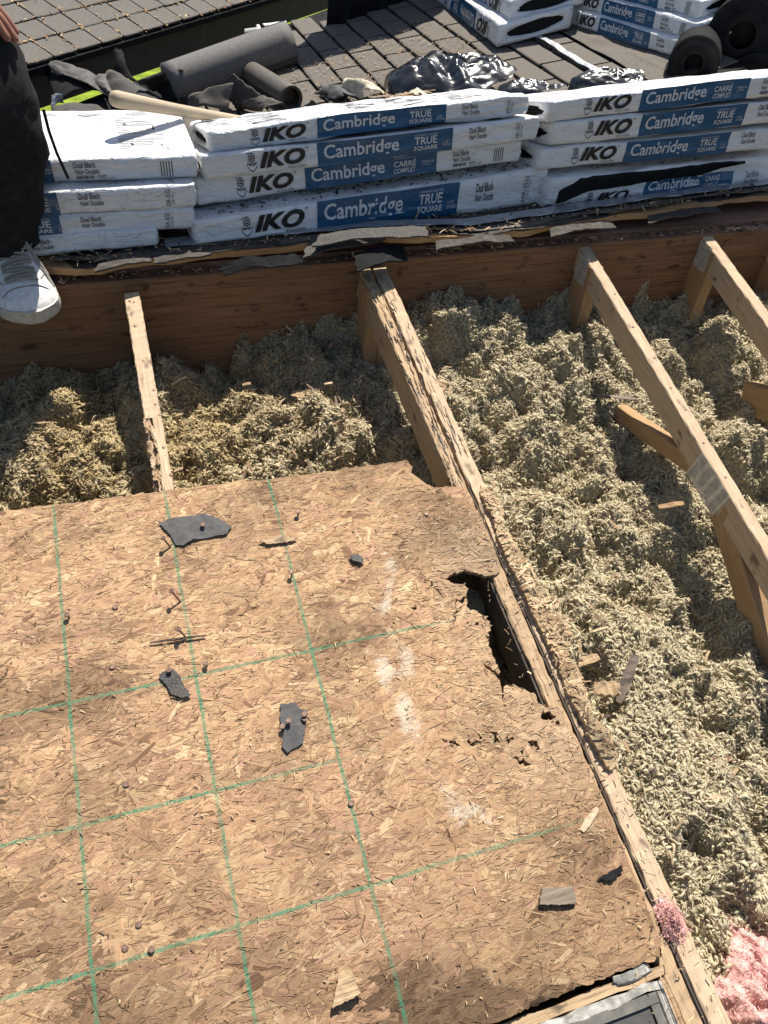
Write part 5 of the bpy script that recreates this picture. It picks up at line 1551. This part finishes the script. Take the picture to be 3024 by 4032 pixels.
tr_front = [(-.44, 1.36, .60), (-.22, 1.24, .630), (-.08, 1.10, .655), (-.002, 1.03, .675), (-.002, 1.01, .615), (-.012, 1.005, .54), (-.028, 1.01, .47), (-.045, 1.02, .385), (-.058, 1.025, .335), (-.060, 1.025, .322)]
tr_r = [.120, .108, .096, .090, .096, .094, .090, .084, .084, .078]
tr_back = [(-.50, 1.36, .60), (-.58, 1.15, .66), (-.62, .98, .68), (-.60, .96, .58), (-.59, 1.0, .45), (-.58, 1.04, .36), (-.58, 1.05, .33)]
tr_r2 = [.120, .108, .098, .095, .088, .080, .076]
trs = limb_obj('trousers', [(tr_front, tr_r), (tr_back, tr_r2), ([(-.49, 1.33, .52), (-.48, 1.34, .62), (-.46, 1.32, .74), (-.45, 1.30, .82)], [.12, .165, .155, .14])], 'trouser', person, .0090, 3)
limb_obj('shirt', [([(-.45, 1.31, .78), (-.42, 1.27, .92), (-.38, 1.22, 1.08), (-.34, 1.17, 1.20), (-.32, 1.15, 1.235)], [.150, .165, .180, .125, .07]),
                   ([(-.22, 1.24, 1.16), (-.15, 1.23, 1.08), (-.12, 1.20, .955), (-.065, 1.125, .895)], [.082, .068, .058, .052]), ([(-.52, 1.16, 1.17), (-.61, 1.07, 1.08), (-.66, .98, .98), (-.58, .91, .90)], [.082, .068, .058, .052])], 'shirt', person, .004, 9)
limb_obj('hair', [([(-.285, 1.13, 1.40), (-.285, 1.10, 1.45), (-.285, 1.09, 1.49)], [.088, .088, .05])], 'hair', person, .003, 15)
# loose drawcord hanging from the pocket
b = B(); b.add(*tube([(.098, .985, .60), (.100, .98, .56), (.106, .975, .52), (.118, .97, .47)], .0035, 6)); b.build('cord', MATS['trouser'], person)

def shoe(heel, toe, W, parent):
    """sneaker from heel to toe along a sloping sole: rounded upper, rubber sole, tongue, laces, stitched overlay"""
    heel = np.array(heel, float); toe = np.array(toe, float)
    d = toe - heel; L = np.linalg.norm(d); d /= L; x = np.cross(d, (0, 0, 1)); x /= np.linalg.norm(x); z = np.cross(x, d)
    # t, half width, top height, centre shift
    prof = [(.000, .010, .055, 0), (.02, .026, .075, 0), (.10, .034, .092, 0), (.22, .036, .098, 0), (.34, .037, .098, 0), (.46, .041, .086, .001), (.58, .046, .070, .002), (.70, .049, .057, .003), (.80, .048, .050, .003), (.89, .042, .044, .002), (.95, .031, .036, .001), (.985, .018, .027, 0), (1.0, .006, .020, 0)]
    tt = np.linspace(0, 1, 44); pt = np.array(prof)
    hw = np.interp(tt, pt[:, 0], pt[:, 1]) * W; ht = np.interp(tt, pt[:, 0], pt[:, 2]); cs = np.interp(tt, pt[:, 0], pt[:, 3])
    m = 22; V = []
    for i, t in enumerate(tt):
        for j in range(m):
            a = math.pi * j / (m - 1)
            px = math.copysign(abs(math.cos(a)) ** .62, math.cos(a)) * hw[i] * (1 - .12 * math.sin(a)); pz = .018 + (ht[i] - .018) * math.sin(a) ** .85
            ov = .0022 * (1 if (t > .80 + .10 * abs(px) / .05 or t < .14 or (pz < .040 and t < .9)) else 0)
            nrm = np.array([px / max(hw[i], .004), math.sin(a)]); nrm /= np.linalg.norm(nrm)
            V.append(heel + d * L * t + x * (px + cs[i] + nrm[0] * ov) + z * (pz + nrm[1] * ov + .0012 * float(fbm(t * 14, a * 2, 5))))
    F = gridf(44, m) + [tuple(range(m)), tuple(range(43 * m + m - 1, 43 * m - 1, -1))]
    sh = mk('sneaker', V, F, MATS['leather_white'], parent, smooth=True)
    b = B(); SV = []; k = 24
    for i, t in enumerate(tt):
        e = .004 + .002 * (t > .8)
        up = .022 + .010 * max(0, t - .82) / .18 
        for (qx, qz) in ((-1, 0), (-1.0, up * .5), (-.96, up), (.96, up), (1.0, up * .5), (1, 0)):
            SV.append(heel + d * (L * t + (.004 if t > .99 else -.004 if t < .01 else 0)) + x * (qx * (hw[i] + e) + cs[i]) + z * qz)
    SF = []
    for i in range(43):
        for q in range(6):
            SF.append((i * 6 + q, i * 6 + (q + 1) % 6, (i + 1) * 6 + (q + 1) % 6, (i + 1) * 6 + q))
    SF += [tuple(range(5, -1, -1)), tuple(range(43 * 6, 44 * 6))]
    mk('sole', SV, SF, MATS['rubber_white'], sh)
    def top(t, off, lift=0.0):
        i = np.interp(t, tt, np.arange(44)); h = np.interp(t, tt, ht); w_ = np.interp(t, tt, hw); c_ = np.interp(t, tt, cs)
        a = math.acos(max(-.98, min(.98, off)))
        px = math.copysign(abs(math.cos(a)) ** .62, math.cos(a)) * w_ * (1 - .12 * math.sin(a)); pz = .018 + (h - .018) * math.sin(a) ** .85
        return heel + d * L * t + x * (px + c_) + z * (pz + lift)
    rows = np.linspace(.40, .72, 7)
    for q, t in enumerate(rows):
        for sg in (-1, 1):
            pth = [top(t - sg * .012 + .03 * s_ * sg * (-1 if q % 2 else 1), o, .004 + .004 * (1 - abs(o) / .45)) for s_, o in ((-.5, -.42), (-.25, -.22), (0, 0), (.25, .22), (.5, .42))]
            b = B(); b.add(*tube(pth, .0030, 6)); b.build('lace', MATS['lace'], sh)
    for pth in ([top(.40, -.1, .014), top(.46, -.5, .020), top(.56, -.75, .012), top(.66, -.93, .008)], [top(.40, .1, .014), top(.36, .45, .026), top(.42, .75, .022), top(.50, .6, .012), top(.44, .2, .012)], [top(.41, -.1, .014), top(.36, -.6, .028), top(.42, -.85, .024), top(.50, -.6, .014), top(.45, -.2, .012)], [top(.41, .0, .014), top(.50, -.55, .012), top(.62, -.85, .008), top(.76, -1.0, .006)]):
        b = B(); b.add(*tube(pth, .0032, 6)); b.build('lace', MATS['lace'], sh)
    b = B()
    V2 = []
    for t in np.linspace(.30, .70, 10):
        for o in (-.30, -.15, 0, .15, .30): V2.append(top(t, o, .003 + (.012 if t < .36 else 0)))
    mk('tongue', V2, gridf(10, 5), MATS['leather_white'], sh, smooth=True)
    for o0, o1, t0, t1 in ((-.55, -.95, .72, .62), (.55, .98, .72, .60)):      # stitched seams
        pth = [top(t0 + (t1 - t0) * q, o0 + (o1 - o0) * q, .002) for q in np.linspace(0, 1, 6)]
        b = B(); b.add(*tube(pth, .0012, 5)); b.build('seam', MATS['lace'], sh)
    pth = [top(.845 - .06 * (1 - o * o), o, .0015) for o in np.linspace(-.95, .95, 15)]
    b = B(); b.add(*tube(pth, .0013, 5)); b.build('seam', MATS['lace'], sh)
    return sh
toe = on_y(76, 690, .855); heel = np.array([-.058, 1.10, .276])
shoe(heel, np.array([toe[0] + .004, .850, toe[2] - .004]), 1.30, person)
shoe((-.60, 1.12, .276), (-.56, .86, .245), 1.12, person)

# ================================================================== LOOSE BITS
def flat_scrap(name, label, outline, mat, n, thick, seed, cat, bump=.004):
    poly = ragged(outline, .004, .0007, seed)
    c = np.mean(poly, 0); inn = [tuple(c + (np.array(p) - c) * f) for f in (.75, .5, .25) for p in poly[::2]]
    V, F, P2 = slab(poly, [], n, thick, inn, lambda V: bump * (fbm(V[:, 0] * 30, V[:, 1] * 30, seed) + .4) + bump * 12 * np.abs(V[:, 0] - c[0]) * .3)
    return tag(mk(name, V, F, MATS[mat], grain=P2 * 1.0), label, cat)
flat_scrap('shingle_scrap', 'largest grey shingle scrap on the OSB, pierced by a nail', [(0.1836, 0.3126), (0.21, 0.3178), (0.2675, 0.316), (0.2914, 0.3017), (0.3151, 0.2776), (0.3022, 0.2628), (0.2617, 0.2624), (0.239, 0.2636), (0.2206, 0.2539), (0.2071, 0.2583), (0.2018, 0.2797), (0.188, 0.303)], 'felt_grey', .004, .0018, 3, 'shingle scrap', .004)
flat_scrap('shingle_scrap', 'small black shingle scrap lying across a green line on the OSB', [(0.1495, 0.0167), (0.1677, 0.0194), (0.1771, 0.0046), (0.1809, -0.0129), (0.1903, -0.0343), (0.1774, -0.0366), (0.1589, -0.0254), (0.1538, -0.0078), (0.1436, 0.0098)], 'granule', .004, .002, 4, 'shingle scrap')
flat_scrap('shingle_scrap', 'oval grey shingle scrap held by two nails left of the third green line', [(0.3309, -0.0846), (0.3569, -0.0867), (0.3618, -0.1003), (0.3738, -0.1059), (0.3671, -0.1232), (0.354, -0.1569), (0.3247, -0.1664), (0.3186, -0.1533), (0.3254, -0.1341), (0.3248, -0.1128)], 'felt_grey', .004, .002, 5, 'shingle scrap')
flat_scrap('shingle_scrap', 'thin curved black scrap near the right edge of the OSB', [(0.76, -0.4799), (0.7932, -0.4749), (0.8074, -0.4724), (0.805, -0.4817), (0.7789, -0.4888)], 'felt_black', .005, .003, 6, 'shingle scrap')
flat_scrap('wood_offcut', 'grey weathered square wood offcut on the OSB', [(0.6639, -0.469), (0.7133, -0.4785), (0.7097, -0.502), (0.6933, -0.5001), (0.6516, -0.4885)], 'grey_wood', .009, .007, 7, 'wood', .002)
flat_scrap('dried_glue_lump', 'crusty tan lump near the bottom edge of the OSB', [(0.3303, -0.4895), (0.3459, -0.4895), (0.3527, -0.5226), (0.31, -0.5288), (0.3091, -0.5257)], 'rot_wood', .010, .009, 8, 'lump', .008)
flat_scrap('shingle_scrap', 'tiny grey pebble-like shingle crumb between the second and third green lines', [tuple(on_roof(*p)) for p in ((755, 1205), (772, 1202), (785, 1210), (780, 1220), (762, 1216))], 'felt_grey', .007, .005, 9, 'shingle scrap')
flat_scrap('wood_offcut', 'flat brown splinter with a dark underside on the OSB below the big scrap', [tuple(on_roof(*p)) for p in ((560, 1172), (600, 1160), (642, 1166), (620, 1176), (575, 1179))], 'rot_wood', .007, .003, 10, 'wood', .003)
nail(0.262, 0.288, .012, .3, osb)
nail(0.338, -0.118, .016, .3, osb); nail(0.366, -0.113, .014, .2, osb)

up = rf(0, 0, 1)
def roof_pts(n, box, f, seed):
    r = np.random.default_rng(seed); out = []
    while len(out) < n:
        u, v = r.uniform(box[0], box[1]), r.uniform(box[2], box[3])
        h = f(u, v)
        if h is not None: out.append((rf(u, v, h), up))
    return out
flakes('wood_chips', roof_pts(300, (-.2, .76, .36, .95), lambda u, v: float(bed(np.array(u), np.array(v))) + .018 if random.random() < .15 + .85 * (u > .45) else None, 3), 'chip', .008, .040, .002, .010, 6, CHD, 'scattered wood chips on the insulation left of the double truss', 'wood chips', lift=.45)
flakes('wood_chips', roof_pts(260, (.86, 1.8, -.7, .95), lambda u, v: float(bed(np.array(u), np.array(v))) + .018 if random.random() < .06 + .9 * math.exp(-(u - .86) * 9) else None, 4), 'chip', .008, .042, .002, .010, 7, CHD, 'scattered wood chips on the insulation right of the double truss', 'wood chips', lift=.45)
flakes('wood_crumbs', roof_pts(1500, (-.2, .82, -.6, .38), lambda u, v: .0026 if bool(inside(np.array([u]), np.array([v]), OSB_EDGE)[0]) else None, 5), 'chip', .002, .010, .0008, .0022, 8, CH + [(.12, .07, .04), (.2, .12, .07)], 'small crumbs and slivers strewn over the OSB', 'wood chips', lift=.35)
flakes('wood_crumbs', roof_pts(300, (.76, .90, -.72, .25), lambda u, v: .003, 15), 'chip', .003, .018, .0006, .003, 18, CH + [(.10, .06, .035)], 'splinters strewn along the long gap', 'wood chips', lift=.5)
ptsd = []
for k in range(900):
    x = random.uniform(-.2, 2.1); y = float(edge_y(x)) + random.uniform(.02, .13) * (1 if random.random() < .7 else .5)
    ptsd.append(((x, y, deck_z(x) + .016), (0, 0, 1)))
for k in range(420):
    x = random.uniform(-.2, 2.1); ptsd.append(((x, random.uniform(.968, 1.0), .239), (0, 0, 1)))
flakes('deck_litter', ptsd, 'chip', .005, .030, .001, .006, 9, CH + [(.08, .06, .045), (.05, .04, .035)], 'splinters and dirt along the deck edge and on the rim board', 'litter', lift=.3)
ptsf = []
for k in range(900):
    x = random.uniform(.75, 1.6); y = random.uniform(1.8, 2.7); ptsf.append((far_pt(x, y, .012), (-.25, 0, 1)))
flakes('roof_litter', ptsf, 'chip', .008, .022, .0015, .004, 19, [(.42, .30, .19), (.50, .37, .24), (.30, .2, .12)], 'dry needles scattered on the old shingle roof', 'litter', lift=.15)
pm = []
for key, cnt_ in (('M4', 420), ('L2', 120), ('L1', 30), ('R4', 60)):
    bd = BUND[key]
    for k in range(cnt_):
        S = random.uniform(.02, .98) * bd.L; Y = random.uniform(.0, .14) if key != 'L1' else random.uniform(.02, .3)
        pm.append((bd.pos(np.array([S]), np.array([Y + .012]), np.array([1.0]), 0, 1, np.array([bd.hL + Y]), .001)[0], (0, 0, 1)))
flakes('granule_dirt', pm, 'chip', .003, .016, .001, .005, 29, [(.03, .028, .027), (.05, .045, .04), (.02, .02, .02), (.16, .10, .06)], 'dark granules and crumbs spilled on the bundle tops', 'dirt', lift=.25)

BIG = [('wood_chip', 'pointed grey wood chip standing in the insulation left of the slender truss', (1355, 1465), .10, .020, 'grey_wood', -.17, .9), ('wood_chip', 'fibrous tan bark chunk beside the grey chip', (1312, 1486), .05, .03, 'rot_wood', -.16, .3),
       ('wood_chip', 'tan cylinder-like stub beside the torn OSB strip', (1270, 1425), .05, .018, 'rot_wood', -.10, .1), ('wood_chip', 'long brown sliver in the shadow of the slender truss', (1450, 1090), .06, .014, 'post_wood', -.2, .5),
       ('wood_chip', 'thin brown plank fragment at the foot of the web', (1330, 857), .11, .012, 'grey_wood', -.19, .1), ('wood_chip', 'tan chip in the middle of the right bay', (1395, 1335), .035, .012, 'rim_top', -.19, .5),
       ('wood_chip', 'pale chip leaning in the lower right wool', (1530, 1720), .05, .012, 'chord_wood', -.15, .5), ('wood_chip', 'triangular chip in the left bay near the double truss', (650, 850), .05, .025, 'rot_wood', -.2, .4),
       ('wood_chip', 'light chip under the left flank of the double truss', (850, 1010), .04, .018, 'post_wood', -.2, .6), ('wood_chip', 'bent pale strip in the far lower right wool', (1490, 1830), .04, .008, 'chord_wood', -.15, .7),
       ('wood_chip', 'pale wedge on the OSB beside the last green line', (1275, 1770), .050, .011, 'chord_wood', .004, .02), ('wood_chip', 'brown sliver across the second green line top', (385, 1380), .095, .004, 'dark_wood', .006, .0),
       ('wood_chip', 'shard near the chord right of the tan wool hump', (1560, 1640), .04, .012, 'rim_top', -.16, .6), ('wood_chip', 'tan flake on the wool just right of the double truss', (950, 835), .05, .03, 'rot_wood', -.16, .3)]
for k, (nm_, lab, px, L, w_, m, n, ti) in enumerate(BIG):
    u, v = on_roof(px[0], px[1], n)
    if n < -.05: n = max(n, float(bed(np.array(u), np.array(v))) + .016); u, v = on_roof(px[0], px[1], n)
    a = -.08 if 'sliver across' in lab else random.uniform(-.5, .9); d = np.array([math.cos(a), math.sin(a), ti * .5]); d /= np.linalg.norm(d)
    b = B(); V, F, G = beam(np.array([u, v, n]) - d * L / 2, np.array([u, v, n]) + d * L / 2, w_, w_ * .28, (0, 0, 1), 7, .001, w_ * .07, 400 + k)
    t = np.abs((V - np.array([u, v, n])) @ d) / (L / 2); V = np.array([u, v, n]) + (V - np.array([u, v, n])) * (1 - .35 * t ** 2)[:, None] + d * (((V - np.array([u, v, n])) @ d) * .35 * t ** 2)[:, None]
    b.add(rfa(V), F, G); tag(b.build(nm_, MATS[m]), lab, 'wood chip')

# ------------------------------------------------------------------ pink batt, skylight corner
def lump(name, label, c, rx, ry, h, mat, seed, cat, n=48, m=26):
    th = np.linspace(0, 2 * math.pi, n, endpoint=False); rd = np.linspace(0, 1, m); T, Rr = np.meshgrid(th, rd, indexing='ij'); X = np.cos(T) * Rr; Y = np.sin(T) * Rr
    o = 1 + .35 * fbm(np.cos(T) * 2 + seed, np.sin(T) * 2, seed)
    Z = h * (1 - Rr ** 2) * (1 + 1.3 * fbm(X * 2.2 + seed, Y * 2.2, seed + 1) + .5 * fbm(X * 7, Y * 7, seed + 2)) + .004 * vnoise(X * 30, Y * 30, 5)
    P = np.stack([c[0] + X * o * rx, c[1] + Y * o * ry, c[2] + Z], -1).reshape(-1, 3)
    F = []
    for i in range(n):
        k = (i + 1) % n
        for j in range(m - 1): F.append((i * m + j, i * m + j + 1, k * m + j + 1, k * m + j))
    return tag(mk(name, rfa(P), F, MATS[mat], smooth=True), label, cat)
pu = on_roof(1600, 2140, -.10)
lump('fibreglass_batt', 'pink fibreglass batt spilling out in the bottom right corner', (pu[0] + .045, pu[1] - .035, -.155), .120, .130, .085, 'pink_wool', 4, 'insulation', 80, 40)
lump('fibreglass_tuft', 'torn pink fibreglass tuft caught on the truss chord', (0.858, -0.566, -.012), .022, .036, .014, 'pink_wool', 8, 'insulation')
def pink_fuzz(parent, n, seed):
    r = np.random.default_rng(seed); me = parent.data; co = np.array([v.co[:] for v in me.vertices]) + np.array(parent.location)
    p0 = co[r.integers(0, len(co), n)] + r.normal(0, .003, (n, 3)); fd = r.normal(0, 1, (n, 3)); fd[:, 2] = np.abs(fd[:, 2]) * .5; fd /= np.linalg.norm(fd, axis=1)[:, None]
    fl = r.uniform(.003, .010, n)[:, None]; sd = np.cross(fd, r.normal(0, 1, (n, 3))); sd /= np.linalg.norm(sd, axis=1)[:, None]; fw = r.uniform(.0003, .0008, n)[:, None]; cv = sd * fl * r.normal(0, .35, n)[:, None]
    Q = np.stack([p0 - sd * fw, p0 + sd * fw, p0 + fd * fl * .55 + cv - sd * fw * .8, p0 + fd * fl * .55 + cv + sd * fw * .8, p0 + fd * fl + cv * .3], 1).reshape(-1, 3)
    F = (np.arange(n)[:, None, None] * 5 + np.array([(0, 1, 3), (0, 3, 2), (2, 3, 4)])[None]).reshape(-1, 3)
    tag(mk('loose_fibres', Q, F, MATS['pink_wool'], parent), kind='stuff')
pink_fuzz(bpy.data.objects['fibreglass_batt'], 6000, 3); pink_fuzz(bpy.data.objects['fibreglass_tuft'], 1200, 4)

sky_l = tag(empty('skylight', rf(.70, -.66, -.08)), 'corner of a grey framed skylight with crusty caulk at the bottom edge', 'skylight')
def rbox(name, mat, u0, u1, v0, v1, n0, n1, seed=0, jit=0.0):
    r = np.random.default_rng(seed); nu = 22
    V = []; 
    for i in range(nu):
        u = u0 + (u1 - u0) * i / (nu - 1); j = r.normal(0, jit, 4)
        V += [(u, v0 + j[0], n0), (u, v0 + j[1], n1 + abs(j[1])), (u, v1 + j[2], n1 + abs(j[2])), (u, v1 + j[3], n0)]
    F = [tuple(range(4)), tuple(range((nu - 1) * 4 + 3, (nu - 1) * 4 - 1, -1))]
    for i in range(nu - 1):
        for k in range(4): F.append((i * 4 + k, (i + 1) * 4 + k, (i + 1) * 4 + (k + 1) % 4, i * 4 + (k + 1) % 4))
    return mk(name, rfa(V), F, MATS[mat], sky_l, grain=np.array([(p[0], p[1]) for p in V]))
rbox('curb_board', 'rot_wood', .20, .818, -.632, -.618, -.10, -.012, 1, .0012)
rbox('curb_board', 'rot_wood', .803, .822, -1.0, -.635, -.10, -.014, 2, .001)
rbox('caulk_bead', 'caulk', .22, .800, -.645, -.634, -.05, -.006, 3, .0028)
rbox('caulk_bead', 'caulk', .786, .801, -1.0, -.6465, -.05, -.007, 4, .002)
rbox('frame_rail', 'frame_grey', .22, .785, -.660, -.646, -.05, -.004, 5, .0003)
rbox('frame_rail', 'frame_grey', .770, .7845, -1.0, -.661, -.05, -.0045, 6, .0003)
rbox('glass_pane', 'glass_grey', .22, .769, -1.0, -.661, -.03, -.009, 7)
V, F = sheet([rf(.725, -.609, -.004), rf(.785, -.607, -.004), rf(.795, -.622, -.009), rf(.73, -.624, -.009)], 12, 6, .002, .001, .0012, .003, 81)
tag(mk('torn_membrane', V, F, MATS['caulk'], smooth=True), 'scrap of whitish membrane on the OSB corner by the skylight', 'membrane')
